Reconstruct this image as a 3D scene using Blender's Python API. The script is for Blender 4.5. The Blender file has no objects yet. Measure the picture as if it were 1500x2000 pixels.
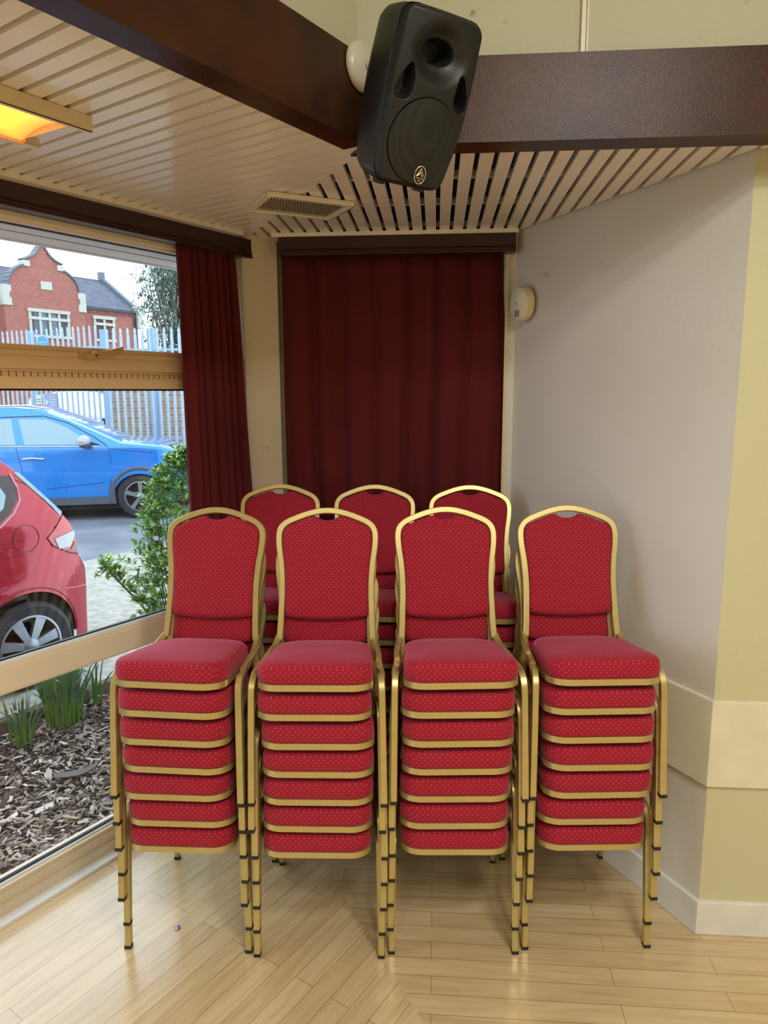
import bpy, bmesh, math, random
from mathutils import Vector, Matrix, noise
from mathutils.geometry import delaunay_2d_cdt
random.seed(7)
PI = math.pi
SC = bpy.context.scene
COL = SC.collection

def lin(r, g, b):
    f = lambda c: (c/255/12.92) if c/255 <= .04045 else ((c/255+.055)/1.055)**2.4
    return (f(r), f(g), f(b), 1)

# ------------------------------------------------------------------ camera
cd = bpy.data.cameras.new('camera'); cam = bpy.data.objects.new('camera', cd); COL.objects.link(cam)
cd.sensor_fit = 'HORIZONTAL'; cd.sensor_width = 36; cd.lens = 36*1387.1/1500; cd.clip_start = .02; cd.clip_end = 300
Rv = Vector((.9974, .0720, -.0036)); Uv = Vector((-.0083, .1641, .9864)); Fv = Vector((-.0716, .9838, -.1643))
cam.matrix_world = Matrix(((Rv.x, Uv.x, -Fv.x, 0), (Rv.y, Uv.y, -Fv.y, 0), (Rv.z, Uv.z, -Fv.z, 1.85), (0, 0, 0, 1)))
SC.camera = cam
# ------------------------------------------------------------------ world, lights, exposure
SC.view_settings.view_transform = 'Standard'; SC.view_settings.look = 'None'
SC.view_settings.gamma = 1; SC.view_settings.exposure = 0.40; SC.view_settings.use_curve_mapping = False
w = bpy.data.worlds.new('overcast_sky'); SC.world = w; w.use_nodes = True
bg = w.node_tree.nodes['Background']; bg.inputs[0].default_value = (.74, .89, 1.0, 1); bg.inputs[1].default_value = 2.35

def area(name, loc, size, power, col, target=None, sy=None):
    l = bpy.data.lights.new(name, 'AREA'); l.shape = 'RECTANGLE'; l.size = size; l.size_y = sy or size
    l.energy = power; l.color = col
    o = bpy.data.objects.new(name, l); COL.objects.link(o); o.location = loc
    if target: o.rotation_euler = (Vector(target)-Vector(loc)).to_track_quat('-Z', 'Y').to_euler()
    return o
WARM = (1.0, .965, .89)
area('hall_lamp', (.88, .05, 3.50), .4, 33, WARM)
area('hall_lamp', (.50, -.80, 3.50), .4, 33, WARM)
area('hall_lamp', (1.9, -1.6, 3.50), .5, 27, WARM)
area('hall_lamp', (-.9, -2.2, 3.50), .5, 20, WARM)

# ------------------------------------------------------------------ materials
MATS = {}
def mat(name, col=(.5, .5, .5, 1), rough=.6, metal=0, spec=.5, bump=0, bscale=200, var=0, vscale=6, col2=None, emis=None, es=0, sheen=0, coat=0, bdist=.002, vdet=4):
    if name in MATS: return MATS[name]
    m = bpy.data.materials.new(name); m.use_nodes = True; n = m.node_tree.nodes; l = m.node_tree.links
    b = n['Principled BSDF']; b.inputs['Base Color'].default_value = col; b.inputs['Roughness'].default_value = rough
    b.inputs['Metallic'].default_value = metal; b.inputs['Specular IOR Level'].default_value = spec
    if sheen:
        b.inputs['Sheen Weight'].default_value = sheen; b.inputs['Sheen Roughness'].default_value = .4
        b.inputs['Sheen Tint'].default_value = (1, .40, .62, 1)
    if coat: b.inputs['Coat Weight'].default_value = coat; b.inputs['Coat Roughness'].default_value = .05
    if emis: b.inputs['Emission Color'].default_value = emis; b.inputs['Emission Strength'].default_value = es
    tc = n.new('ShaderNodeTexCoord')
    if var or col2:
        t = n.new('ShaderNodeTexNoise'); t.inputs['Scale'].default_value = vscale; t.inputs['Detail'].default_value = vdet
        l.new(tc.outputs['Object'], t.inputs['Vector'])
        r = n.new('ShaderNodeValToRGB'); r.color_ramp.elements[0].position = .35; r.color_ramp.elements[1].position = .65
        c2 = col2 or tuple(c*(1-var) for c in col[:3])+(1,)
        r.color_ramp.elements[0].color = c2; r.color_ramp.elements[1].color = col
        l.new(t.outputs['Fac'], r.inputs[0]); l.new(r.outputs[0], b.inputs['Base Color'])
    if bump:
        t = n.new('ShaderNodeTexNoise'); t.inputs['Scale'].default_value = bscale; t.inputs['Detail'].default_value = 3
        l.new(tc.outputs['Object'], t.inputs['Vector'])
        bp = n.new('ShaderNodeBump'); bp.inputs['Strength'].default_value = bump; bp.inputs['Distance'].default_value = bdist
        l.new(t.outputs['Fac'], bp.inputs['Height']); l.new(bp.outputs[0], b.inputs['Normal'])
    MATS[name] = m; return m

def nd(m, t, **kw):
    x = m.node_tree.nodes.new(t)
    for k, v in kw.items(): setattr(x, k, v)
    return x

def wall_mat(name, col, scuff, thr=.685, bs=.5):
    # painted plaster: fine roller bump, bigger trowel lumps, sparse scuffs and chips
    m = mat(name, col, .42, spec=.4); nt = m.node_tree; l = nt.links; b = nt.nodes['Principled BSDF']
    tc = nd(m, 'ShaderNodeTexCoord')
    n1 = nd(m, 'ShaderNodeTexNoise'); n1.inputs['Scale'].default_value = 22; n1.inputs['Detail'].default_value = 8; n1.inputs['Roughness'].default_value = .7
    n2 = nd(m, 'ShaderNodeTexNoise'); n2.inputs['Scale'].default_value = 14; n2.inputs['Detail'].default_value = 10; n2.inputs['Roughness'].default_value = .75
    n3 = nd(m, 'ShaderNodeTexNoise'); n3.inputs['Scale'].default_value = 2.2; n3.inputs['Detail'].default_value = 3
    for q in (n1, n2, n3): l.new(tc.outputs['Object'], q.inputs['Vector'])
    r = nd(m, 'ShaderNodeValToRGB'); r.color_ramp.elements[0].position = thr; r.color_ramp.elements[1].position = thr+.05
    l.new(n2.outputs['Fac'], r.inputs[0])
    mx = nd(m, 'ShaderNodeMix', data_type='RGBA'); mx.inputs['A'].default_value = col; mx.inputs['B'].default_value = scuff
    l.new(r.outputs[0], mx.inputs['Factor'])
    r3 = nd(m, 'ShaderNodeValToRGB'); r3.color_ramp.elements[0].color = (.93, .92, .90, 1); r3.color_ramp.elements[1].color = (1, 1, 1, 1)
    l.new(n3.outputs['Fac'], r3.inputs[0])
    m2 = nd(m, 'ShaderNodeMix', data_type='RGBA', blend_type='MULTIPLY'); m2.inputs['Factor'].default_value = 1
    l.new(mx.outputs['Result'], m2.inputs['A']); l.new(r3.outputs[0], m2.inputs['B']); l.new(m2.outputs['Result'], b.inputs['Base Color'])
    bp = nd(m, 'ShaderNodeBump'); bp.inputs['Strength'].default_value = bs; bp.inputs['Distance'].default_value = .004
    l.new(n1.outputs['Fac'], bp.inputs['Height']); l.new(bp.outputs[0], b.inputs['Normal'])
    return m

def fabric_mat(name, base, dark, dots=True):
    m = mat(name, base, .85, spec=.25, sheen=.35); nt = m.node_tree; l = nt.links; b = nt.nodes['Principled BSDF']
    uv = nd(m, 'ShaderNodeUVMap'); uv.uv_map = 'UVMap'
    sep = nd(m, 'ShaderNodeSeparateXYZ'); l.new(uv.outputs[0], sep.inputs[0])
    def M(op, a, bb=None):
        x = nd(m, 'ShaderNodeMath', operation=op)
        for i, v in enumerate((a, bb)):
            if v is None: continue
            if isinstance(v, (int, float)): x.inputs[i].default_value = v
            else: l.new(v, x.inputs[i])
        return x.outputs[0]
    P = .0175
    u = M('DIVIDE', sep.outputs[0], P); v = M('DIVIDE', sep.outputs[1], P)
    a = M('ADD', u, v); c = M('SUBTRACT', u, v)                       # diamond lattice
    fa = M('ABSOLUTE', M('SUBTRACT', M('FRACT', a), .5)); fc = M('ABSOLUTE', M('SUBTRACT', M('FRACT', c), .5))
    rr = M('MAXIMUM', fa, fc)
    dot = M('LESS_THAN', rr, .08)
    # woven herringbone: thin slanted darker dashes
    k = 5.0
    h1 = M('FRACT', M('MULTIPLY', a, k/2)); row = M('GREATER_THAN', M('FRACT', M('MULTIPLY', v, 1.5)), .5)
    h2 = M('FRACT', M('MULTIPLY', c, k/2))
    hm = nd(m, 'ShaderNodeMix', data_type='FLOAT'); l.new(row, hm.inputs['Factor']); l.new(h1, hm.inputs['A']); l.new(h2, hm.inputs['B'])
    weave = M('GREATER_THAN', hm.outputs['Result'], .6)
    m1 = nd(m, 'ShaderNodeMix', data_type='RGBA'); m1.inputs['A'].default_value = base; m1.inputs['B'].default_value = dark
    l.new(M('MULTIPLY', weave, .75), m1.inputs['Factor'])
    m2 = nd(m, 'ShaderNodeMix', data_type='RGBA'); l.new(m1.outputs['Result'], m2.inputs['A']); m2.inputs['B'].default_value = (.86, .52, .30, 1)
    l.new(M('MULTIPLY', dot, .6), m2.inputs['Factor']); l.new(m2.outputs['Result'], b.inputs['Base Color'])
    bp = nd(m, 'ShaderNodeBump'); bp.inputs['Strength'].default_value = .35; bp.inputs['Distance'].default_value = .001
    l.new(hm.outputs['Result'], bp.inputs['Height']); l.new(bp.outputs[0], b.inputs['Normal'])
    return m

def wood_mat(name, ang):
    m = mat(name, (.6, .4, .2, 1), .3, spec=.5); nt = m.node_tree; l = nt.links; b = nt.nodes['Principled BSDF']
    tc = nd(m, 'ShaderNodeTexCoord'); mp = nd(m, 'ShaderNodeMapping'); mp.inputs['Rotation'].default_value = (0, 0, -math.radians(ang))
    l.new(tc.outputs['Object'], mp.inputs[0])
    br = nd(m, 'ShaderNodeTexBrick'); br.offset = .37; br.offset_frequency = 2
    br.inputs['Scale'].default_value = 1; br.inputs['Brick Width'].default_value = .92; br.inputs['Row Height'].default_value = .072
    br.inputs['Mortar Size'].default_value = .0008; br.inputs['Mortar Smooth'].default_value = 0; br.inputs['Bias'].default_value = 0
    br.inputs['Color1'].default_value = lin(222, 200, 160); br.inputs['Color2'].default_value = lin(208, 182, 140); br.inputs['Mortar'].default_value = lin(140, 100, 58)
    l.new(mp.outputs[0], br.inputs['Vector'])
    mg = nd(m, 'ShaderNodeMapping'); mg.inputs['Scale'].default_value = (2.2, 26, 1); l.new(mp.outputs[0], mg.inputs[0])
    ng = nd(m, 'ShaderNodeTexNoise'); ng.inputs['Scale'].default_value = 1.6; ng.inputs['Detail'].default_value = 6; ng.inputs['Distortion'].default_value = .8
    l.new(mg.outputs[0], ng.inputs['Vector'])
    rg = nd(m, 'ShaderNodeValToRGB'); e = rg.color_ramp.elements; e[0].position = .34; e[0].color = (.84, .78, .70, 1); e[1].position = .60; e[1].color = (1, 1, 1, 1)
    l.new(ng.outputs['Fac'], rg.inputs[0])
    nl = nd(m, 'ShaderNodeTexNoise'); nl.inputs['Scale'].default_value = 3; nl.inputs['Detail'].default_value = 2; l.new(mp.outputs[0], nl.inputs['Vector'])
    rl = nd(m, 'ShaderNodeValToRGB'); rl.color_ramp.elements[0].color = (.86, .84, .80, 1); rl.color_ramp.elements[1].color = (1.05, 1.03, 1, 1)
    l.new(nl.outputs['Fac'], rl.inputs[0])
    m1 = nd(m, 'ShaderNodeMix', data_type='RGBA', blend_type='MULTIPLY'); m1.inputs['Factor'].default_value = .8
    l.new(br.outputs['Color'], m1.inputs['A']); l.new(rg.outputs[0], m1.inputs['B'])
    m2 = nd(m, 'ShaderNodeMix', data_type='RGBA', blend_type='MULTIPLY'); m2.inputs['Factor'].default_value = 1
    l.new(m1.outputs['Result'], m2.inputs['A']); l.new(rl.outputs[0], m2.inputs['B'])
    l.new(m2.outputs['Result'], b.inputs['Base Color'])
    b.inputs['Roughness'].default_value = .25; b.inputs['Specular IOR Level'].default_value = .8; b.inputs['Coat Weight'].default_value = .7; b.inputs['Coat Roughness'].default_value = .16
    return m

def brick_mat(name, c1, c2, mort, bw=.22, bh=.075, axis='XZ', ms=.01):
    m = mat(name, c1, .85); nt = m.node_tree; l = nt.links; b = nt.nodes['Principled BSDF']
    uv = nd(m, 'ShaderNodeUVMap'); uv.uv_map = 'UVMap'
    br = nd(m, 'ShaderNodeTexBrick'); br.inputs['Scale'].default_value = 1; br.inputs['Brick Width'].default_value = bw
    br.inputs['Row Height'].default_value = bh; br.inputs['Mortar Size'].default_value = ms; br.inputs['Color1'].default_value = c1
    br.inputs['Color2'].default_value = c2; br.inputs['Mortar'].default_value = mort
    l.new(uv.outputs[0], br.inputs['Vector']); l.new(br.outputs['Color'], b.inputs['Base Color'])
    return m

def glass_mat(name, tint=(1, 1, 1, 1), base=.04):
    m = bpy.data.materials.new(name); m.use_nodes = True; nt = m.node_tree; nt.nodes.clear(); l = nt.links
    o = nt.nodes.new('ShaderNodeOutputMaterial'); mx = nt.nodes.new('ShaderNodeMixShader'); t = nt.nodes.new('ShaderNodeBsdfTransparent')
    g = nt.nodes.new('ShaderNodeBsdfGlossy'); g.inputs['Roughness'].default_value = .01; t.inputs[0].default_value = tint
    lw = nt.nodes.new('ShaderNodeLayerWeight'); lw.inputs['Blend'].default_value = .5
    p5 = nt.nodes.new('ShaderNodeMath'); p5.operation = 'POWER'; p5.inputs[1].default_value = 5; l.new(lw.outputs['Facing'], p5.inputs[0])
    ma = nt.nodes.new('ShaderNodeMath'); ma.operation = 'MULTIPLY_ADD'; ma.inputs[1].default_value = .95; ma.inputs[2].default_value = .04; l.new(p5.outputs[0], ma.inputs[0])
    l.new(ma.outputs[0], mx.inputs[0]); l.new(t.outputs[0], mx.inputs[1]); l.new(g.outputs[0], mx.inputs[2]); l.new(mx.outputs[0], o.inputs[0])
    MATS[name] = m; return m

CREAM = lin(236, 226, 196)
M_wall_right = wall_mat('wall_paint_white', lin(220, 214, 206), lin(170, 150, 130))
M_wall_cream = wall_mat('wall_paint_cream', lin(206, 202, 164), lin(170, 156, 112), .665, .6)
M_upper = wall_mat('wall_paint_upper', lin(204, 204, 176), lin(160, 150, 112), .63, .9)
M_post = wall_mat('post_paint', lin(216, 202, 176), lin(140, 112, 84), .64, .6)
M_trim = mat('cream_gloss_trim', lin(228, 222, 196), .35, bump=.15, bscale=60, var=.08, vscale=9)
M_skirt = mat('white_gloss_skirting', lin(226, 224, 214), .3, bump=.12, bscale=50, var=.08, vscale=12)
M_slat = mat('cream_gloss_slats', lin(240, 230, 212), .17, spec=.5, bump=.25, bscale=38, bdist=.0015, var=.06, vscale=4)
M_batten = mat('cream_battens', lin(200, 180, 150), .5)
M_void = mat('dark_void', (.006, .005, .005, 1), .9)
M_beam = mat('dark_brown_gloss_paint', lin(74, 42, 23), .25, spec=.22, bump=.7, bscale=380, bdist=.0008, col2=lin(44, 24, 17), vscale=3)
M_beam_u = mat('dark_brown_underside', lin(46, 26, 20), .4, bump=.2, bscale=80)
M_pelmet = mat('dark_brown_pelmet', lin(58, 30, 26), .33, bump=.15, bscale=60, var=.2)
M_curt = mat('maroon_velvet_curtain', lin(92, 30, 33), .9, spec=.15, sheen=.2, bump=.4, bscale=900, bdist=.0006, var=.12, vscale=3)
M_frame = mat('tan_window_frame', lin(218, 186, 140), .3, spec=.5, bump=.08, bscale=70)
M_frame_l = mat('pale_window_frame', lin(234, 220, 196), .3, bump=.05, bscale=60)
M_gasket = mat('black_gasket', (.012, .014, .02, 1), .5)
M_alu = mat('white_aluminium_strip', lin(232, 236, 242), .25)
M_glass = glass_mat('window_glass')
M_carglass = mat('car_glass', lin(120, 146, 158), .04, spec=1.0, metal=.4)
M_carglass_d = mat('car_glass_grey', lin(120, 148, 158), .04, spec=1.0, metal=.5)
M_gold = mat('gold_painted_steel', lin(204, 186, 124), .34, metal=.62, spec=.5, var=.10, vscale=14)
M_fab = fabric_mat('red_dotted_fabric', lin(172, 30, 52), lin(110, 12, 32))
M_rub = mat('black_rubber', (.012, .012, .013, 1), .6)
M_under = mat('seat_underside', (.02, .018, .018, 1), .8)
M_spk = mat('black_speaker_plastic', lin(26, 27, 26), .45, spec=.4, bump=.3, bscale=500, bdist=.0004)
M_deep = mat('speaker_recess_black', (.004, .004, .004, 1), .8)
M_logo = mat('gold_logo_metal', lin(232, 205, 150), .3, metal=.6)
M_dish = mat('grey_cream_plastic', lin(206, 202, 182), .3, var=.05)
M_alarm = mat('cream_alarm_plastic', lin(232, 226, 208), .35)
M_alarm2 = mat('yellowed_alarm_base', lin(222, 212, 160), .4)
M_vent = mat('vent_enamel', lin(230, 220, 194), .35)
M_black = mat('black_slot', (.01, .01, .01, 1), .6)
M_wood60 = wood_mat('maple_boards_left', 60); M_wood0 = wood_mat('maple_boards_right', 0)
M_seam = mat('floor_seam', lin(120, 86, 50), .5)

# ------------------------------------------------------------------ mesh helpers
class MB:
    def __init__(s): s.v = []; s.f = []; s.mi = []; s.col = None
    def add(s, vs, fs, mi=0, T=None):
        o = len(s.v)
        s.v += [tuple(T @ Vector(p)) if T else tuple(p) for p in vs]
        s.f += [tuple(i+o for i in f) for f in fs]; s.mi += [mi]*len(fs)
    def box(s, a, b, T=None, mi=0):
        x0, y0, z0 = a; x1, y1, z1 = b
        s.add([(x0,y0,z0),(x1,y0,z0),(x1,y1,z0),(x0,y1,z0),(x0,y0,z1),(x1,y0,z1),(x1,y1,z1),(x0,y1,z1)],
              [(0,3,2,1),(4,5,6,7),(0,1,5,4),(1,2,6,5),(2,3,7,6),(3,0,4,7)], mi, T)
    def prism(s, poly, z0, z1, T=None, mi=0):           # poly in xy, CCW
        n = len(poly)
        s.add([(x, y, z0) for x, y in poly]+[(x, y, z1) for x, y in poly],
              [tuple(range(n-1, -1, -1)), tuple(range(n, 2*n))]+[(i, (i+1) % n, n+(i+1) % n, n+i) for i in range(n)], mi, T)
    def sweep(s, path, w, d, up, mi=0, bev=.25, round_=False, cap=True, T=None):
        # rectangular bevelled (or round) tube along path; w across, d along 'up'
        pts = [Vector(p) for p in path]; n = len(pts); rings = []
        if round_: prof = [(math.cos(a)*w/2, math.sin(a)*d/2) for a in [i*2*PI/10 for i in range(10)]]
        else:
            bx = w/2*(1-bev); by = d/2*(1-bev)
            prof = [(w/2, -by), (w/2, by), (bx, d/2), (-bx, d/2), (-w/2, by), (-w/2, -by), (-bx, -d/2), (bx, -d/2)]
        up = Vector(up)
        for i, p in enumerate(pts):
            t = (pts[min(i+1, n-1)]-pts[max(i-1, 0)]).normalized()
            sd = t.cross(up)
            if sd.length < 1e-5: sd = t.cross(Vector((0.01, .02, 1)))
            sd.normalize(); u2 = sd.cross(t).normalized()
            rings.append([p+sd*a+u2*b for a, b in prof])
        k = len(prof); vs = [q for r in rings for q in r]
        fs = [(i*k+j, i*k+(j+1) % k, (i+1)*k+(j+1) % k, (i+1)*k+j) for i in range(n-1) for j in range(k)]
        if cap: fs += [tuple(range(k-1, -1, -1)), tuple((n-1)*k+j for j in range(k))]
        s.add(vs, fs, mi, T)
    def tube(s, path, r, mi=0, seg=8, T=None):
        pts = [Vector(p) for p in path]; n = len(pts); vs = []
        for i, p in enumerate(pts):
            rr = r[i] if isinstance(r, (list, tuple)) else r
            t = (pts[min(i+1, n-1)]-pts[max(i-1, 0)]).normalized()
            a = t.cross(Vector((0, 0, 1)));
            if a.length < 1e-3: a = t.cross(Vector((1, 0, 0)))
            a.normalize(); b = a.cross(t)
            vs += [p+a*math.cos(j*2*PI/seg)*rr+b*math.sin(j*2*PI/seg)*rr for j in range(seg)]
        fs = [(i*seg+j, i*seg+(j+1) % seg, (i+1)*seg+(j+1) % seg, (i+1)*seg+j) for i in range(n-1) for j in range(seg)]
        fs += [tuple(range(seg-1, -1, -1)), tuple((n-1)*seg+j for j in range(seg))]
        s.add(vs, fs, mi, T)
    def lathe(s, prof, seg=32, T=None, mi=0, close=False):  # prof (r,z) about z
        n = len(prof); vs = [(r*math.cos(2*PI*j/seg), r*math.sin(2*PI*j/seg), z) for r, z in prof for j in range(seg)]
        fs = [(i*seg+j, i*seg+(j+1) % seg, (i+1)*seg+(j+1) % seg, (i+1)*seg+j) for i in range(n-1) for j in range(seg)]
        if close: fs += [tuple(range(seg-1, -1, -1)), tuple((n-1)*seg+j for j in range(seg))]
        s.add(vs, fs, mi, T)
    def grid(s, fn, nu, nv, mi=0, T=None, flip=False):
        vs = [fn(i/nu, j/nv) for i in range(nu+1) for j in range(nv+1)]
        q = lambda i, j: i*(nv+1)+j
        fs = [(q(i, j), q(i+1, j), q(i+1, j+1), q(i, j+1)) for i in range(nu) for j in range(nv)]
        if flip: fs = [f[::-1] for f in fs]
        s.add(vs, fs, mi, T)
    def build(s, name, mats, parent=None, smooth=True, uv=False, angle=40, recalc=True, loc=None):
        me = bpy.data.meshes.new(name); me.from_pydata(s.v, [], s.f)
        if not isinstance(mats, (list, tuple)): mats = [mats]
        for m in mats: me.materials.append(m)
        me.polygons.foreach_set('material_index', s.mi)
        if recalc:
            bm = bmesh.new(); bm.from_mesh(me); bmesh.ops.remove_doubles(bm, verts=bm.verts, dist=1e-6)
            bmesh.ops.recalc_face_normals(bm, faces=bm.faces); bm.to_mesh(me); bm.free()
        if uv:
            L = me.uv_layers.new(name='UVMap')
            for p in me.polygons:
                nrm = p.normal; k = 0 if abs(nrm.z) > .72 else (1 if abs(nrm.x) > .72 else 2)
                for li in p.loop_indices:
                    c = me.vertices[me.loops[li].vertex_index].co
                    L.data[li].uv = (c.x, c.y) if k == 0 else ((c.y, c.z) if k == 1 else (c.x, c.z))
        if smooth:
            me.polygons.foreach_set('use_smooth', [True]*len(me.polygons)); me.set_sharp_from_angle(angle=math.radians(angle))
        o = bpy.data.objects.new(name, me); COL.objects.link(o)
        if parent: o.parent = parent
        if loc: o.location = loc
        return o

def tag(o, label=None, cat=None, group=None, kind=None):
    if label: o['label'] = label
    if cat: o['category'] = cat
    if group: o['group'] = group
    if kind: o['kind'] = kind
    return o
def empty(name, loc=(0, 0, 0), rz=0, **kw):
    o = bpy.data.objects.new(name, None); COL.objects.link(o); o.empty_display_size = .1
    o.location = loc; o.rotation_euler = (0, 0, rz); tag(o, **kw); return o
def struct(o, label=None, cat=None): return tag(o, label, cat, kind='structure')
def crom(pts, k=6):
    P = [Vector(p) for p in pts]; P = [2*P[0]-P[1]]+P+[2*P[-1]-P[-2]]; out = []
    for i in range(1, len(P)-2):
        for j in range(k):
            t = j/k; a, b, c, d = P[i-1:i+3]
            out.append(.5*((2*b)+(c-a)*t+(2*a-5*b+4*c-d)*t*t+(3*b-a-3*c+d)*t**3))
    out.append(P[-2]); return out
LD = Vector((.5, .8660254, 0)); LN = Vector((-.8660254, .5, 0))     # along / outward-normal of the window wall
def Lp(s, n, z=0): v = LD*s+LN*n; return Vector((v.x, v.y, z))
T_L = Matrix(((LD.x, LN.x, 0, 0), (LD.y, LN.y, 0, 0), (0, 0, 1, 0), (0, 0, 0, 1)))   # local (s,n,z)
RD = Vector((-.5, .8660254, 0)); RN = Vector((.8660254, .5, 0))     # right angled wall: along (into depth) / outward
QX, QY = .91, 2.255
T_R = Matrix(((RD.x, RN.x, 0, QX), (RD.y, RN.y, 0, QY), (0, 0, 1, 0), (0, 0, 0, 1)))  # local (t along, o outward, z)
CEIL = 2.54
BY = 3.30                                                          # back wall plane

# ------------------------------------------------------------------ floor
def mitre_x(y): return -.412-(y-2.518)*.5774
mb = MB()
A = (mitre_x(3.30), 3.30); B = (3.3, 2.518-(3.3+.412)/.5774)
lw = Lp(-6.03, 2.47); l1 = Lp(2.43, 2.47)
mb.prism([A, (lw.x*0+l1.x, l1.y), (lw.x, -4.05), (3.3, -4.05), B], -.06, 0, mi=0)
rc = T_R @ Vector((1.28, .02, 0))
mb.prism([A, B, (3.3, 2.30), (.93, 2.30), (rc.x, rc.y), (rc.x, 3.42), (-.9, 3.42)], -.06, 0, mi=1)
fl = mb.build('floor', [M_wood60, M_wood0], smooth=False, recalc=False); struct(fl, 'pale maple strip floor meeting at a diagonal seam')
# ------------------------------------------------------------------ hall shell
mb = MB()                                                          # hall roof over and behind the camera
mb.prism([tuple(Lp(-6.2, 1.2)[:2]), (3.4, -4.1), (3.4, 2.4), tuple(Lp(2.0, 1.4)[:2])], 3.60, 3.66)
struct(mb.build('ceiling', mat('hall_ceiling_paint', lin(225, 220, 200), .7), smooth=False), 'plain high hall ceiling')
mb = MB(); mb.box((-6, -4.1, -.06), (3.4, -4.0, 3.66)); struct(mb.build('wall_rear', mat('hall_wall', lin(205, 192, 150), .7), smooth=False), 'cream rear hall wall')
mb = MB(); mb.box((3.3, -4.1, -.06), (3.4, 2.4, 3.66)); struct(mb.build('wall_east', MATS['hall_wall'], smooth=False), 'cream side hall wall')
mb = MB(); mb.box((-6.3, 2.435, -.06), (-5.0, 2.56, 3.66), T_L); mb.box((-5.0, 2.44, 2.45), (2.45, 2.56, 2.70), T_L)
struct(mb.build('wall_left', M_frame_l, smooth=False), 'wall above and beside the big left window')

# upper walls above the beams
mb = MB(); mb.box((-6.2, 1.30, 2.56), (1.80, 1.36, 3.62), T_L)
mb.box((-.30, 2.20, 2.56), (3.35, 2.26, 3.62))
uw = mb.build('wall_upper', M_upper, smooth=False); struct(uw, 'cream plaster wall above the brown beams')
mb = MB(); mb.box((.392, 2.186, 2.70), (.404, 2.20, 3.6)); mb.box((.407, 2.19, 2.70), (.412, 2.20, 3.6))
tag(mb.build('cable_trunking', M_trim), 'thin cream vertical trunking on plaster wall above right beam', 'trunking')

# beams
mb = MB(); mb.prism([(-.190, 2.088), (3.35, 2.088), (3.35, 2.118), (-.207, 2.118)], 2.525, 2.742); mb.prism([(-.207, 2.118), (3.35, 2.118), (3.35, 2.20), (-.254, 2.20)], 2.532, 2.69)
b2 = mb.build('ceiling_beam', M_beam, smooth=False)
cut = Lp(0, 1.21)
tag(b2, 'glossy dark brown beam running right from behind the black speaker', 'beam')
mb = MB(); mb.box((-6.2, 1.208, 2.525), (1.725, 1.238, 2.742), T_L); mb.box((-6.2, 1.238, 2.532), (1.72, 1.30, 2.69), T_L)
tag(mb.build('ceiling_beam', M_beam, smooth=False), 'dark brown beam running to upper left over white slats', 'beam')

# ------------------------------------------------------------------ slatted ceiling
PIT, SW = .0570, .0415
mb = MB()
x = .108-PIT*20+.0155
CM = (-.905, 3.373)                                                # mitre corner; line runs at 120 deg
def mit_y(x): return 3.373-(x-CM[0])*1.732
while x < 3.25:
    xs = (x, x+SW); far = []; near = []
    for q in xs:
        near.append(2.112 if mit_y(q) < 2.112 else mit_y(q)+.0)
        yr = QY+(QX-q)*1.732 if q < QX else QY
        far.append(min(3.30, yr+.0))
    if far[0] > near[0]+.01 or far[1] > near[1]+.01:
        far = [max(f, n) for f, n in zip(far, near)]
        mb.prism([(xs[0], near[0]), (xs[1], near[1]), (xs[1], far[1]), (xs[0], far[0])], CEIL, CEIL+.018)
    x += PIT
struct(mb.build('ceiling', M_slat, smooth=False), 'white ceiling slats with black gaps over the back curtain')
mb = MB()
for y0 in (2.165, 2.527, 2.858, 3.233):
    xm = CM[0]+(3.373-y0)/1.732; xr = QX-(y0-QY)/1.732 if y0 > QY else 3.3
    mb.box((xm+.03, y0-.012, CEIL+.018), (xr, y0+.012, CEIL+.04))
struct(mb.build('ceiling_battens', M_batten, smooth=False), 'cream battens crossing above the open slats')
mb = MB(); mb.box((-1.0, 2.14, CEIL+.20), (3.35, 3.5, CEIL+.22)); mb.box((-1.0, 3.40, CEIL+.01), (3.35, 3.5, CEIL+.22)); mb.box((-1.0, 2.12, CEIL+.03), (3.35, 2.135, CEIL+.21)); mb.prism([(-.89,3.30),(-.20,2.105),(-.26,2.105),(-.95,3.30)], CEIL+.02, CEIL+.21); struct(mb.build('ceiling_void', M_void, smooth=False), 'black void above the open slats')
mb = MB()
s = .880-PIT*120+.0145-.002
def mit_n(s): # n where the mitre line crosses station s
    # mitre: P = CM + t*(.5,-.866)
    # in (s,n): CM -> (s0,n0); direction (.5,-.866) -> ds=-.5, dn=-.866
    c = Vector((CM[0], CM[1], 0)); s0 = c.dot(LD); n0 = c.dot(LN)
    return n0+(s-s0)*1.732
while s < 2.5:
    a, b = s, s+SW; na, nb = [max(1.232, mit_n(q)) for q in (a, b)]
    if na < 2.37 or nb < 2.37:
        na = min(na, 2.375); nb = min(nb, 2.375)
        mb.prism([(a, na), (b, nb), (b, 2.38), (a, 2.38)], CEIL, CEIL+.018, T_L)
    s += PIT
struct(mb.build('ceiling', M_slat, smooth=False), 'white tongue slats over the left window with shallow grooves')
mb = MB(); c = Vector((CM[0], CM[1], 0)); s0 = c.dot(LD); n0 = c.dot(LN)
mb.prism([(-6.2, 1.232), (s0+(1.232-n0)/1.732, 1.232), (s0, n0), (-6.2, 2.44)][::1], CEIL+.0135, CEIL+.03, T_L)
struct(mb.build('ceiling_backing', mat('groove_boards', lin(176, 158, 132), .4), smooth=False), 'painted boards behind left slats')

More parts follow.
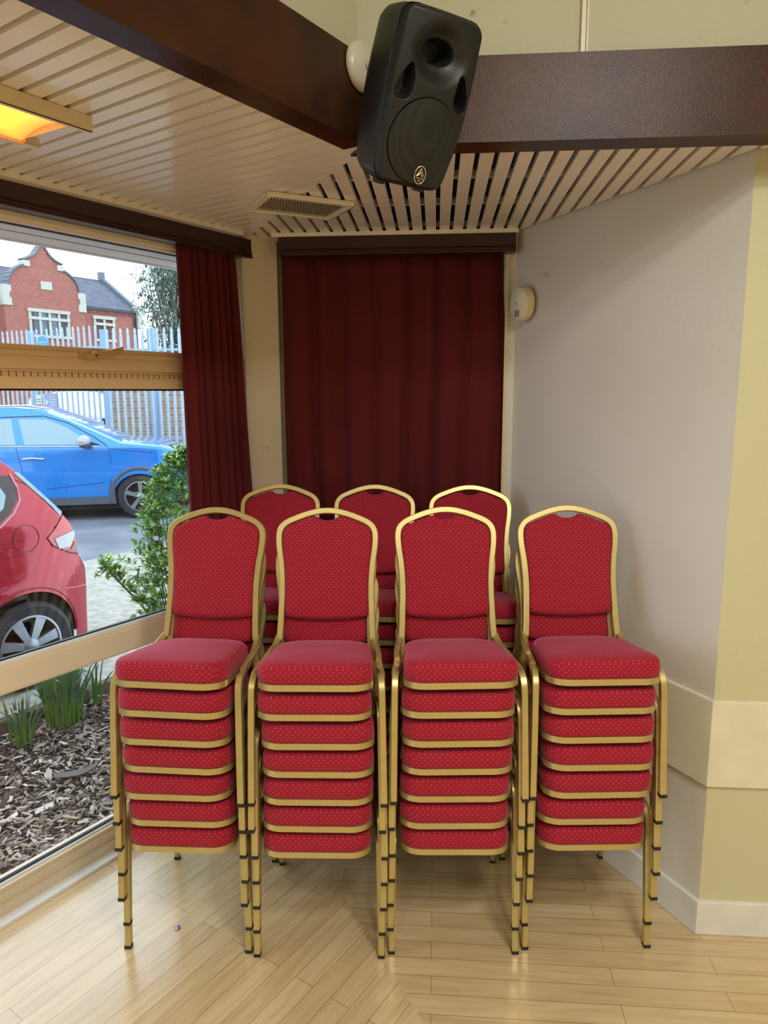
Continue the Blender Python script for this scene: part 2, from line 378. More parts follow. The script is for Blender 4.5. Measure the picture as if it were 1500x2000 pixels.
# ------------------------------------------------------------------ walls, post
mb = MB()
QI = (QX+.014*.5774, QY+.014)                                      # inner corner of the two wall planes
def rw(t, o): v = T_R @ Vector((t, o, 0)); return (v.x, v.y)
mb.prism([QI, rw(1.20, .014), rw(1.20, .12), (QX+.07, QY+.12)], 0, 2.60)
struct(mb.build('wall_right', M_wall_right, smooth=False), 'white painted angled wall with scuffs')
mb = MB(); mb.prism([QI, (3.35, QY+.014), (3.35, QY+.12), (QX+.07, QY+.12)], 0, 2.60)
struct(mb.build('wall_front', M_wall_cream, smooth=False), 'pale yellow wall at the right edge')
mb = MB(); mb.box((.312, 3.262, 0), (.42, 3.34, 2.56)); mb.box((-.72, BY+.10, 0), (.5, BY+.2, 2.56))
struct(mb.build('wall_back', M_wall_right, smooth=False), 'back wall behind the maroon curtain')
# dado boxing and skirting on both right walls
def dado(nm, z0, z1, m, lab, off=0, ledge=.014):
    mb = MB(); z2 = z1-.012
    c30 = math.tan(math.radians(30))
    # angled wall run (local t,o): front face at o=off ; other run along +x at y=QY+off
    mb.prism([(QX, QY), rw(1.14, 0), rw(1.14, .018), (QX+.0104, QY+.018)], z0, z1)
    mb.prism([(QX, QY), (3.32, QY), (3.32, QY+.018), (QX+.0104, QY+.018)], z0, z1)
    o = mb.build(nm, m, smooth=False); struct(o, lab)
    bv = o.modifiers.new('b', 'BEVEL'); bv.width = .004; bv.segments = 2
    return o
dado('trim_2', .552, .856, M_trim, 'cream dado boxing on right walls')
dado('baseboard_right', 0, .126, M_skirt, 'white skirting board on right walls')
# corner post between windows
mb = MB()
pl = [(-.915, 3.145), (-.862, 3.236), (-.722, 3.300), (-.712, 3.318), (-.712, 3.42), (-1.02, 3.42), (-1.05, 3.25)]
p0 = Lp(2.33, 2.44); pl = [(-.862, 3.232), (-.722, 3.305), (-.722, 3.44), (-1.05, 3.44), tuple(Lp(2.365, 2.46)[:2])]
mb.prism(pl, 0, 2.56); struct(mb.build('wall_corner', M_post, smooth=False), 'scuffed beige corner post between the curtains')
# back window frame (grey edge seen beside the post) + dark glass behind curtain
mb = MB(); mb.box((-.722, 3.34, 0), (-.695, 3.40, 2.5)); mb.box((.27, 3.34, 0), (.30, 3.40, 2.5)); mb.box((-.722, 3.34, 0), (.3, 3.40, .1))
struct(mb.build('window_2', mat('grey_window_frame', lin(150, 148, 132), .4), smooth=False), 'grey edge of curtained back window frame')
mb = MB(); mb.box((.300, 3.250, .1), (.312, 3.262, 2.52)); tag(mb.build('cable_conduit', mat('yellowed_conduit', lin(205, 196, 140), .4)), 'yellowed vertical conduit beside right edge of back curtain', 'conduit')
# thin cream trim between ceiling and pelmets
mb = MB(); mb.box((-.72, 3.20, 2.524), (.345, 3.30, 2.541)); mb.box((.2, 2.30, 2.524), (2.32, 2.37, 2.541), T_L)
struct(mb.build('trim_3', M_slat, smooth=False), 'cream cover strip above pelmets')

# ------------------------------------------------------------------ pelmets
def pelmet(prof_T, x0, x1, y, label, flip=1):
    mb = MB()
    pr = [(0, 2.445), (0, 2.452), (.004, 2.456), (.004, 2.462), (-.001, 2.466), (.003, 2.470), (.007, 2.474), (.007, 2.524), (.060, 2.524), (.060, 2.445)]
    n = len(pr)
    vs = [(x0, y+flip*a, z) for a, z in pr]+[(x1, y+flip*a, z) for a, z in pr]
    mb.add(vs, [tuple(range(n)), tuple(range(2*n-1, n-1, -1))]+[(i, (i+1) % n, n+(i+1) % n, n+i) for i in range(n)], 0, prof_T)
    o = mb.build('curtain_pelmet', M_pelmet, smooth=False); tag(o, label, 'pelmet'); return o
pelmet(None, -.690, .335, 3.195, 'dark brown moulded pelmet above the back curtain')
pelmet(T_L, -5.0, 2.405, 2.332, 'dark brown moulded pelmet above left window', 1)

# ------------------------------------------------------------------ curtains
def curtain(name, T, x0, x1, yc, amp, nf, z0, z1, label, seed, flare=0, lefts=None, closed=0, sharp=1.0, group=None):
    rnd = random.Random(seed); mb = MB(); ph = [rnd.uniform(0, 6.28) for _ in range(6)]
    fr = [rnd.uniform(.7, 1.3) for _ in range(6)]
    def f(u, v):
        z = z1+(z0-z1)*v
        uu = u+.012*math.sin(5*v+ph[0]+u*4)+.006*math.sin(11*v*fr[1]+ph[1])
        a = uu*nf*2*PI
        y = amp*(.6*math.sin(a+ph[2]+.8*math.sin(a*.31+ph[3]))+.4*math.sin(a*.47*fr[2]+ph[4])+.18*math.sin(a*2.1+ph[5]+v*2))
        y *= (.75+.35*v)
        x = x0+(x1-x0)*u
        if flare: x += flare(u, v)
        x += .25*amp*math.cos(a+ph[2])*sharp
        if T is not None: y -= .030*min(1, v*2.2)
        return (x, yc+y, z)
    mb.grid(f, 220, 40, T=T)
    o = mb.build(name, M_curt, angle=180, recalc=False); 
    sd = o.modifiers.new('s', 'SOLIDIFY'); sd.thickness = .003
    tag(o, label, 'curtain', group); return o
curtain('curtain', None, -.692, .290, 3.290, .030, 7, .06, 2.46, 'wide closed maroon curtain on back wall behind red chairs', 3,
        flare=lambda u, v: (.04*math.sin(PI*min(v*1.15, 1))*u**6))
def fl_left(u, v):
    return (.060*v**.8*u)-.02*math.sin(PI*v)*(1-u)
curtain('curtain', T_L, 2.0, 2.335, 2.366, .034, 7.5, .05, 2.46, 'narrow gathered maroon curtain at right end of left window', 11, flare=fl_left)

# ------------------------------------------------------------------ left window
win = struct(empty('window_1', Lp(1.1, 2.46, 0)), 'large left window of three panes with tan frame')
inv = Matrix.Translation(-Lp(1.1, 2.46, 0))
TW = inv @ T_L
S0, S1 = -5.0, 2.42  # glazing lengthened out of view to let in more daylight
def part(mb, name, m, parent, label=None, kind=None, **kw):
    o = mb.build(name, m, parent, **kw); tag(o, label, None, None, kind); return o
mb = MB()                                                          # head, jambs
mb.box((S0, 2.400, 2.432), (S1, 2.50, 2.47), TW); mb.box((S0, 2.420, 2.421), (S1, 2.47, 2.434), TW)
mb.box((S1-.10, 2.41, 0), (S1, 2.50, 2.42), TW); mb.box((S0, 2.41, 0), (S0+.1, 2.50, 2.42), TW)
part(mb, 'window_head_frame', M_frame_l, win, smooth=False)
mb = MB()
mb.box((S0, 2.425, 1.872), (S1, 2.50, 1.912), TW)
mb.box((S0, 2.435, 1.912), (S1, 2.50, 1.934), TW)                   # slot strip recess
mb.box((S0, 2.428, 1.931), (S1, 2.50, 1.940), TW)
mb.box((S0, 2.418, 1.940), (S1, 2.50, 1.985), TW)
mb.box((S0, 2.412, 1.985), (S1, 2.50, 2.002), TW)
mb.box((S0, 2.424, 2.002), (S1, 2.50, 2.022), TW)
part(mb, 'transom', M_frame, win, 'tan mid rail under the opening light', smooth=False)
mb = MB(); s = S0
while s < S1: mb.box((s, 2.4335, 1.914), (s+.0025, 2.4355, 1.931), TW); s += .026
part(mb, 'trickle_vent', mat('vent_slot_brown', lin(92, 66, 34), .6), win, smooth=False)
mb = MB()
mb.box((S0, 2.425, .818), (S1, 2.50, .905), TW); mb.box((S0, 2.432, .905), (S1, 2.495, .918), TW); mb.box((S0, 2.430, .811), (S1, 2.495, .82), TW)
part(mb, 'lower_rail', M_frame_l, win, 'tan lower rail near seat height', smooth=False)
mb = MB(); mb.box((S0, 2.437, .918), (S1, 2.46, .928), TW); mb.box((S0, 2.44, .103), (S1, 2.46, .112), TW)
part(mb, 'glazing_trim', M_alu, win, smooth=False)
mb = MB()
for z in (.930, 2.420, 1.868, .114): mb.box((S0, 2.448, z-.003), (S1, 2.462, z+.004), TW)
part(mb, 'gasket', M_gasket, win, smooth=False)
mb = MB()
mb.box((S0, 2.405, .0), (S1, 2.50, .052), TW); mb.box((S0, 2.415, .052), (S1, 2.50, .086), TW); mb.box((S0, 2.425, .086), (S1, 2.50, .104), TW)
part(mb, 'bottom_frame', mat('beige_bottom_frame', lin(214, 200, 176), .35), win, smooth=False)
mb = MB(); mb.box((S0, 2.36, 0), (S1, 2.405, .012), TW)
part(mb, 'threshold_strip', M_alu, win, 'shiny pale threshold strip along the floor', smooth=False)
for z0, z1 in ((.108, .815), (.925, 1.872), (2.02, 2.422)):
    mb = MB(); mb.box((S0+.05, 2.453, z0), (S1-.05, 2.457, z1), TW); part(mb, 'window_pane', M_glass, win, smooth=False)
# handle on transom
mb = MB(); hs = 1.63
mb.sweep(crom([(hs-.035, 2.408, 1.99), (hs, 2.400, 1.992), (hs+.05, 2.392, 2.004), (hs+.115, 2.390, 2.020)]), .010, .022, (0, 0, 1), T=TW)
mb.lathe([(0, .012), (.012, .012), (.014, .009), (.014, 0)], 20, TW @ Matrix.Translation((hs, 2.404, 1.994)) @ Matrix.Rotation(PI/2, 4, 'X'))
mb.box((hs-.06, 2.404, 1.983), (hs+.03, 2.413, 2.001), TW)
hd = part(mb, 'latch_handle', mat('tan_handle', lin(190, 150, 98), .25), win)
mb = MB(); mb.lathe([(0, .015), (.003, .015), (.003, .010)], 12, TW @ Matrix.Translation((hs, 2.402, 1.994)) @ Matrix.Rotation(PI/2, 4, 'X')); part(mb, 'screw', M_black, hd)
# outside eaves soffit
mb = MB(); mb.box((-5.4, 2.56, 2.421), (2.85, 2.688, 2.46), T_L); mb.box((-5.4, 2.47, 2.421), (2.85, 2.57, 2.47), T_L); mb.box((-5.4, 2.688, 2.415), (2.85, 2.71, 2.56), T_L)
struct(mb.build('trim_4', mat('grey_soffit', lin(214, 212, 216), .6), smooth=False), 'grey outside soffit above window')

# ------------------------------------------------------------------ heater, vent
ht = empty('infrared_heater', Lp(.85, 1.80, 2.52), label='cream ceiling heater box with glowing orange element', cat='heater')
TI = Matrix.Translation(-Lp(.85, 1.80, 2.52)) @ T_L
mb = MB(); mb.box((.30, 1.682, 2.502), (1.180, 1.688, 2.5385), TI); mb.box((.30, 1.682, 2.502), (1.180, 1.700, 2.5045), TI)
mb.box((.30, 1.912, 2.504), (1.175, 1.918, 2.53), TI); mb.box((.30, 1.905, 2.502), (1.175, 1.928, 2.5045), TI)
mb.add([(1.125, 1.69, 2.539), (1.125, 1.912, 2.539), (1.125, 1.912, 2.512), (1.125, 1.69, 2.505)], [(0, 1, 2, 3)], 0, TI)
mb.prism([(1.126, 1.895), (1.152, 1.912), (1.126, 1.912)], 2.506, 2.539, TI)
mb.box((.30, 1.69, 2.534), (1.125, 1.912, 2.537), TI)
part(mb, 'housing', mat('heater_cream', lin(226, 206, 166), .4), ht, smooth=False)
mg = bpy.data.materials.new('glowing_element'); mg.use_nodes = True; nt = mg.node_tree; b = nt.nodes['Principled BSDF']
tc = nt.nodes.new('ShaderNodeTexCoord'); uvn = nt.nodes.new('ShaderNodeUVMap'); uvn.uv_map = 'UVMap'
gr = nt.nodes.new('ShaderNodeSeparateXYZ'); nt.links.new(uvn.outputs[0], gr.inputs[0])
rp = nt.nodes.new('ShaderNodeValToRGB'); e = rp.color_ramp.elements
e[0].position = 0; e[0].color = (1.0, .16, .03, 1); e[1].position = 1; e[1].color = (1, .85, .05, 1); x_ = rp.color_ramp.elements.new(.4); x_.color = (1, .42, .03, 1)
nt.links.new(gr.outputs[0], rp.inputs[0]); nt.links.new(rp.outputs[0], b.inputs['Emission Color']); b.inputs['Emission Strength'].default_value = 2.2
b.inputs['Base Color'].default_value = (.3, .1, .03, 1)
mb = MB()
def ef(u, v):
    s_ = .32+(1.122-.32)*u; q = (v-.5)*2
    return (s_, 1.700+.205*v, 2.508+.016*(1-q*q))
mb.grid(ef, 24, 12, T=TI)
eo = mb.build('glowing_element', mg, ht, recalc=False, angle=180)
ul = eo.data.uv_layers.new(name='UVMap'); iv = (TI.inverted())
for p in eo.data.polygons:
    for li in p.loop_indices:
        c_ = iv @ eo.data.vertices[eo.data.loops[li].vertex_index].co
        d_ = min((1.122-c_.x)/.22, (c_.y-1.700)/.09, (1.905-c_.y)/.13)
        ul.data[li].uv = (max(0, min(1, d_)), 0)
# vent
vt = empty('air_vent', (-.503, 2.734, 2.536), math.radians(30.5), label='cream louvred air vent grille screwed to slatted ceiling', cat='vent')
mb = MB(); a, b_ = .164, .122
mb.box((-a, -b_, -.014), (a, -b_+.018, .003)); mb.box((-a, b_-.018, -.014), (a, b_, .003)); mb.box((-a, -b_+.018, -.014), (-a+.018, b_-.018, .003)); mb.box((a-.018, -b_+.018, -.014), (a, b_-.018, .003))
fr = part(mb, 'frame', M_vent, vt, smooth=False); bvm = fr.modifiers.new('b', 'BEVEL'); bvm.width = .003; bvm.segments = 2
mb = MB()
for i in range(26):
    x0 = -a+.022+i*(2*a-.044)/26
    def lf(u, v, x0=x0): y = -b_+.018+(2*b_-.036)*u; return (x0+.004*math.sin(u*40)*.35+v*.0075, y, -.010+.002*v)
    mb.grid(lf, 30, 1)
part(mb, 'louvres', M_vent, vt, recalc=False)
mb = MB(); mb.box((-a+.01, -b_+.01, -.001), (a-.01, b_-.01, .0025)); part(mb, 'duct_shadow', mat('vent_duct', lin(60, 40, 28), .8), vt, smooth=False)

# ------------------------------------------------------------------ alarm sounder, tape, cables
al = T_R @ Vector((1.058, -.002, 2.226))
aT = Matrix.Translation(al) @ Matrix(((RD.x, 0, RN.x*-1, 0), (RD.y, 0, RN.y*-1, 0), (0, 1, 0, 0), (0, 0, 0, 1)))  # local x along wall, y up, z out of wall
ao = empty('alarm_sounder', al, label='round cream alarm sounder on white wall right of curtain', cat='alarm')
aI = Matrix.Translation(-al) @ aT
def oval(mb, w, h, z0, z1, r, mi=0, oy=0, T=aI, seg=40):
    prof = [(1, z0), (1, z1-r), (1-.3*r/w, z1-.3*r), (1-r/w, z1), (0.001, z1+.002)]
    vs = []; fs = []
    for k, z in prof:
        for j in range(seg):
            t = 2*PI*j/seg; vs.append((w*k*math.cos(t), oy+h*k*math.sin(t), z))
    n = len(prof)
    fs = [(i*seg+j, i*seg+(j+1) % seg, (i+1)*seg+(j+1) % seg, (i+1)*seg+j) for i in range(n-1) for j in range(seg)]
    mb.add(vs, fs, mi, T)
mb = MB(); oval(mb, .060, .071, 0, .030, .004); part(mb, 'base', M_alarm2, ao)
mb = MB(); oval(mb, .056, .068, .030, .045, .008); part(mb, 'cover', M_alarm, ao)
mb = MB(); oval(mb, .039, .039, .045, .053, .009, oy=.018); part(mb, 'dome', M_alarm, ao)
mb = MB()
for i in range(5):
    for j in range(2): mb.box((-.016+j*.017, -.032-i*.0062, .0468), (-.003+j*.017, -.0295-i*.0062, .0482), aI)
mb.lathe([(.0005, .001), (.003, .001), (.003, 0)], 12, aI @ Matrix.Translation((-.008, -.002, .0545)))
part(mb, 'sound_slots', M_black, ao)
mb = MB()
for dz in (0, .012): mb.tube([T_R @ Vector((1.14, .004, 2.196+dz)), T_R @ Vector((1.22, .004, 2.192+dz))], .0035)
tag(mb.build('cable', M_alarm), 'short pale cables from curtain edge to alarm', 'cable')
mb = MB(); mb.box((.930, .0125, 2.322), (.965, .0145, 2.340), T_R); tag(mb.build('tape_patch', mat('masking_tape', lin(206, 192, 160), .6), smooth=False), 'small beige masking tape patch above the alarm', 'tape')

# ------------------------------------------------------------------ speaker
SPC = Vector((-.065, 1.84, 2.543))
sp = bpy.data.objects.new('loudspeaker', None); COL.objects.link(sp)
yaw, pit = math.radians(31), math.radians(24)
sp.matrix_world = Matrix.Translation(SPC) @ Matrix.Rotation(yaw, 4, 'Z') @ Matrix.Rotation(pit, 4, 'X') @ Matrix.Rotation(math.radians(3), 4, 'Y')
tag(sp, 'black moulded loudspeaker tilted down at the junction of two beams', 'speaker')
HH, HW = .179, .111
def hwid(v):  # half width of the front outline at height v (-HH..HH)
    t = v/HH
    w_ = HW*(1-.10*max(0, t-.25)**1.2-.20*max(0, -t-.05)**1.7)
    e_ = max(0, (abs(t)-.84)/.16)
    return w_*(1-.34*(1-math.sqrt(max(0, 1-e_*e_))))
def smooth(a, b, x): t = max(0, min(1, (x-a)/(b-a))); return t*t*(3-2*t)
def port(x, z, side):
    px, pz = side*.071, .036
    u = (x-px)*side; v = z-pz
    # rounded triangle: wide at bottom-outer, pointed at top
    d = max(abs(u*1.0+.12*v)/.023-(0.0-(.55*(-v)/.05)), abs(v)/.040)
    t = (v+.002)/.036; hw_ = .0165-.0085*t
    d = (abs((u-.001+.006*t)/hw_)**2.4+abs(t)**2.4)**(1/2.4)
    return 1-smooth(.74, 1.08, d)
def fdepth(x, z):
    hx, hz = .008, .098
    r = math.hypot((x-hx*0)/.080, (z-hz)/.068)
    d = .030*(1-smooth(.35, 1.0, r))
    r2 = math.hypot(x/.040, (z-hz-.004)/.026)
    d += .055*(1-smooth(.75, 1.05, r2))
    d += .045*(port(x, z, 1)+port(x, z, -1))
    g = math.hypot(x/.088, (z+.078)/.094)
    d += .004*(1-smooth(.96, 1.0, g))
    return d
mb = MB(); NU, NV = 110, 180
def ff(u, v):
    z = -HH+2*HH*u; x = hwid(z)*(2*v-1)
    ex = abs(2*v-1); ez = abs(z)/HH
    rd = .016*(smooth(.86, 1, ex)**2)+.014*(smooth(.93, 1, ez)**2)
    crown = .020*(x/HW)**2+.012*(z/HH)**2
    return (x, -.11+crown+rd+fdepth(x, z), z)
mb.grid(ff, NV, NU)
ring = [[ff(i/NV, 0) for i in range(NV+1)], [ff(i/NV, 1) for i in range(NV+1)]]
out = [ff(0, j/NU) for j in range(NU+1)]+[ff(i/NV, 1) for i in range(1, NV+1)]+[ff(1, j/NU) for j in range(NU-1, -1, -1)]+[ff(i/NV, 0) for i in range(NV-1, 0, -1)]
n = len(out); layers = [out]
for t, sc, yy in ((.1, 1.012, -.072), (.3, 1.015, -.03), (.5, .97, .03), (.75, .84, .075), (1, .70, .102), (1, .60, .108), (1, .01, .110)):
    layers.append([(x*sc, yy, z*(1-(1-sc)*.35 if sc > .5 else sc) ) for x, y, z in out])
vs = [p for L_ in layers for p in L_]
mb.add(vs, [(k*n+i, k*n+(i+1) % n, (k+1)*n+(i+1) % n, (k+1)*n+i) for k in range(len(layers)-1) for i in range(n)])
part(mb, 'cabinet', M_spk, sp, angle=50)
# grille: oval mesh disc with punched rows
mgr = mat('speaker_grille', (.02, .02, .02, 1), .5, metal=.3); nt = mgr.node_tree; b = nt.nodes['Principled BSDF']
tc = nt.nodes.new('ShaderNodeTexCoord'); vo = nt.nodes.new('ShaderNodeTexVoronoi'); vo.inputs['Scale'].default_value = 210; vo.inputs['Randomness'].default_value = 0
nt.links.new(tc.outputs['Object'], vo.inputs['Vector']); rp = nt.nodes.new('ShaderNodeValToRGB'); rp.color_ramp.elements[0].position = .3; rp.color_ramp.elements[1].position = .42
rp.color_ramp.elements[0].color = (.003, .003, .003, 1); rp.color_ramp.elements[1].color = (.018, .019, .018, 1)
nt.links.new(vo.outputs['Distance'], rp.inputs[0]); nt.links.new(rp.outputs[0], b.inputs['Base Color'])
mb = MB()
def gf(u, v):
    a_ = v*2*PI; r_ = max(u, .001); x = .085*r_*math.cos(a_); z = -.078+.091*r_*math.sin(a_)
    return (x, -.11+.020*(x/HW)**2+.012*(z/HH)**2-.001-.004*(1-r_*r_), z)
mb.grid(gf, 14, 64); part(mb, 'grille', mgr, sp, recalc=False)
lg = empty('logo_badge'); lg.parent = sp; del_ = None
lg.location = (.006, -.1165, -.146)
mb = MB(); mb.tube([(.0145*math.cos(t), 0, .0195*math.sin(t)) for t in [i*2*PI/40 for i in range(41)]], .0009, seg=6)
mb.tube([(-.0095, 0, -.003), (.001, 0, .0145), (.0085, 0, -.002)], .0011, seg=6); mb.tube([(-.0095, 0, -.003), (-.003, 0, .0005), (.001, 0, .007), (.0045, 0, -.001), (.0085, 0, -.002)], .0008, seg=6)
lo = mb.build('emblem', M_logo, lg)
def text(s_, size, parent, loc, rot, m, name='lettering', ext=.0003, align='CENTER'):
    cu = bpy.data.curves.new(name, 'FONT'); cu.body = s_; cu.size = size; cu.extrude = ext; cu.align_x = align; cu.align_y = 'CENTER'
    o = bpy.data.objects.new(name, cu); COL.objects.link(o); dg = bpy.context.evaluated_depsgraph_get()
    me = bpy.data.meshes.new_from_object(o.evaluated_get(dg)); bpy.data.objects.remove(o)
    me.materials.append(m); q = bpy.data.objects.new(name, me); COL.objects.link(q); q.parent = parent
    q.location = loc; q.rotation_euler = rot; return q
text('Wharfedale', .0045, lg, (0, -.0006, -.0065), (PI/2, 0, 0), M_logo); text('Pro', .006, lg, (0, -.0006, -.0125), (PI/2, 0, 0), M_logo)
mb = MB()
for sx in (-.055, .055):
    mb = MB(); mb.lathe([(.001, -.014), (.014, -.014), (.016, -.008), (.016, 0)], 16, Matrix.Translation((sx, -.03, -HH+.004))); part(mb, 'rubber_foot', M_rub, sp)
mb = MB(); mb.box((-.035, -.045, HH-.006), (.035, .02, HH+.004)); part(mb, 'top_socket_cover', M_spk, sp)
# wall dish + arm
bp_ = Lp(1.668, 1.205, 2.706)
br_ = empty('speaker_bracket', bp_, label='round grey-cream wall dish holding the speaker on left beam', cat='bracket')
bT = Matrix(((LD.x, 0, -LN.x, 0), (LD.y, 0, -LN.y, 0), (0, 1, 0, 0), (0, 0, 0, 1)))
mb = MB(); mb.lathe([(.060, 0), (.062, .006), (.059, .014), (.050, .021), (.030, .026), (.001, .028)], 40, bT); part(mb, 'wall_dish', M_dish, br_)
mb = MB(); pth = [Vector((0, 0, 0))+(-LN)*.03, (-LN)*.07, (SPC+Vector((-.035, .075, .05)))-bp_]
mb.tube(pth, .014, seg=14); part(mb, 'arm', M_dish, br_)
mb = MB(); mb.tube([(.02, -.02, .006), (.022, .030, -.0)], .004, T=bT)

# ------------------------------------------------------------------ banquet chair
def ybk(z): return .352+(z-.42)*.285+.05*max(0, z-.62)**2
def rpoly(cs, seg=8):   # polygon with rounded corners [(x,y,r)]
    out = []; n = len(cs)
    for i, (x, y, r) in enumerate(cs):
        P = Vector((x, y)); A_ = Vector(cs[i-1][:2]); B_ = Vector(cs[(i+1) % n][:2])
        a = (A_-P).normalized(); b = (B_-P).normalized(); ang = a.angle(b); d = r/math.tan(ang/2)
        p0, p1 = P+a*d, P+b*d
        c = P+(a+b).normalized()*(r/math.sin(ang/2))
        a0 = math.atan2((p0-c).y, (p0-c).x); a1 = math.atan2((p1-c).y, (p1-c).x); da = (a1-a0+PI) % (2*PI)-PI
        out += [(c.x+r*math.cos(a0+da*k/seg), c.y+r*math.sin(a0+da*k/seg)) for k in range(seg+1)]
    return out
def make_chair():
    root = empty('banquet_chair')
    TILT = .145
    # seat cushion
    ol = rpoly([(-.178, -.052, .066), (.178, -.052, .066), (.156, .335, .09), (-.156, .335, .09)])
    cx, cy = 0, .14
    def layer(ins, z):
        o = []
        for x, y in ol:
            v = Vector((x-cx, y-cy)); L_ = v.length; v *= max(0, (L_-ins))/L_; o.append((cx+v.x, cy+v.y, z-TILT*(cy+v.y)))
        return o
    Ls = [(.012, .408), (.003, .410), (0, .416), (-.001, .432), (.001, .450), (.005, .461), (.012, .467), (.03, .4715), (.06, .475), (.10, .478), (.15, .480), (.22, .480)]
    mb = MB(); n = len(ol); vs = [p for i, z in Ls for p in layer(i, z)]
    fs = [(k*n+i, k*n+(i+1) % n, (k+1)*n+(i+1) % n, (k+1)*n+i) for k in range(len(Ls)-1) for i in range(n)]
    fs += [tuple(range(n-1, -1, -1)), tuple((len(Ls)-1)*n+i for i in range(n))]
    mb.add(vs, fs); part(mb, 'seat', M_fab, root, uv=True, angle=60)
    # gold seat rail
    Lr = [(.010, .388), (.002, .388), (-.001, .390), (-.001, .4095), (.008, .4095), (.010, .388)]
    mb = MB(); vs = [p for i, z in Lr for p in layer(i, z)]
    mb.add(vs, [(k*n+i, k*n+(i+1) % n, (k+1)*n+(i+1) % n, (k+1)*n+i) for k in range(len(Lr)-1) for i in range(n)])
    part(mb, 'seat_rail', M_gold, root)
    mb = MB(); vs = layer(.012, .392)+layer(.012, .404); mb.add(vs, [tuple(range(n-1, -1, -1)), tuple(range(n, 2*n))]+[(i, (i+1) % n, n+(i+1) % n, n+i) for i in range(n)])
    part(mb, 'seat_board', M_under, root)
    # back frame
    half = [(.163, .415), (.160, .46), (.1575, .52), (.156, .57), (.157, .62), (.161, .67), (.168, .72), (.1705, .755), (.168, .780), (.158, .798), (.140, .812), (.110, .825), (.07, .839), (.03, .848)]
    pts = [(x, ybk(z), z) for x, z in half]+[(0, ybk(.850), .850)]+[(-x, ybk(z), z) for x, z in half[::-1]]
    mb = MB(); mb.sweep(crom(pts, 4), .021, .021, (0, -1, .28), bev=.22); part(mb, 'back_frame', M_gold, root, angle=35)
    # back pad
    ins = .0105
    side = [(x-ins, z) for x, z in half if .478 < z]
    ol2 = [(x, z-(.0105 if x < .14 else .004)) for x, z in side if x > .05]
    top = [(.040, .831), (.028, .822), (.012, .8175), (0, .817)]
    bot = [(0, .481), (.06, .4825), (.11, .487), (.146, .494)]
    rp_ = bot+ol2+top
    poly = rp_+[(-x, z) for x, z in rp_[::-1] if x > 0]
    poly = [tuple(p) for p in poly]
    # resample
    P2 = []
    for i in range(len(poly)):
        a = Vector(poly[i]); b = Vector(poly[(i+1) % len(poly)]); k = max(1, int((b-a).length/.012))
        P2 += [tuple(a.lerp(b, j/k)) for j in range(k)]
    def dist(p):
        d = 9
        for i in range(len(P2)):
            a = Vector(P2[i]); b = Vector(P2[(i+1) % len(P2)]); ab = b-a; t = max(0, min(1, (p-a).dot(ab)/max(ab.length_squared, 1e-12)))
            d = min(d, (p-(a+ab*t)).length)
        return d
    def inside(p):
        c = False
        for i in range(len(P2)):
            x1, y1 = P2[i]; x2, y2 = P2[(i+1) % len(P2)]
            if (y1 > p.y) != (y2 > p.y) and p.x < (x2-x1)*(p.y-y1)/(y2-y1)+x1: c = not c
        return c
    vv = [Vector(p) for p in P2]; nb = len(vv)
    # inset rings near the rim for a rounded edge, then a coarse interior grid
    for ri in (.003, .008, .014):
        for i in range(0, nb):
            a = Vector(P2[i-1]); b = Vector(P2[(i+1) % nb]); t = (b-a).normalized(); q = Vector(P2[i])+Vector((-t.y, t.x))*ri
            if inside(q) and dist(q) > ri*.85: vv.append(q)
    gx = -.16
    while gx < .165:
        gz = .48
        while gz < .84:
            q = Vector((gx, gz))
            if inside(q) and dist(q) > .02: vv.append(q)
            gz += .024
        gx += .024
    r = delaunay_2d_cdt(vv, [(i, (i+1) % nb) for i in range(nb)], [], 1, 1e-6)
    ov, of = r[0], r[2]; m_ = len(ov); front = []; back = []
    for p in ov:
        d = dist(p); e_ = min(d/.016, 1); th = .015*math.sqrt(max(0, 1-(1-e_)**2))+.002*min(1, d/.08)
        yy = ybk(p.y); front.append((p.x, yy-th-.001, p.y+th*.28)); back.append((p.x, yy+min(th, .010)+.001, p.y-min(th, .01)*.28))
    mb = MB(); mb.add(front+back, [tuple(f) for f in of]+[tuple(i+m_ for i in f[::-1]) for f in of]+[(i, (i+1) % nb, (i+1) % nb+m_, i+m_) for i in range(nb)])
    part(mb, 'backrest', M_fab, root, uv=True, angle=70)
    # legs
    for sx in (-1, 1):
        pf = [(sx*.2065, .002, .010), (sx*.2035, .018, .20), (sx*.2015, .031, .335), (sx*.2005, .038, .368), (sx*.199, .055, .390), (sx*.196, .085, .400), (sx*.186, .20, .398), (sx*.176, .30, .404), (sx*.170, .345, .415)]
        mb = MB(); mb.sweep([pf[0], pf[1]]+crom(pf[2:], 4), .0205, .020, (0, -1, .0), bev=.18)
        # re-sweep uses 'up' = forward so the broad face looks to the front
        lg_ = part(mb, 'leg', M_gold, root, angle=35)
        mb = MB(); c_ = (sx*.2067, .0015, 0); mb.box((c_[0]-.0112, c_[1]-.011, 0), (c_[0]+.0112, c_[1]+.011, .011)); part(mb, 'rubber_foot', M_rub, lg_, smooth=False)
        pr_ = [(sx*.199, .468, .010), (sx*.188, .420, .20), (sx*.176, .365, .38), (sx*.170, .348, .425)]
        mb = MB(); mb.sweep(pr_, .018, .016, (0, -1, .2), bev=.18); lr_ = part(mb, 'leg', M_gold, root, angle=35)
        mb = MB(); mb.box((sx*.199-.010, .458, 0), (sx*.199+.010, .478, .011)); part(mb, 'rubber_foot', M_rub, lr_, smooth=False)
    return root
proto = make_chair()
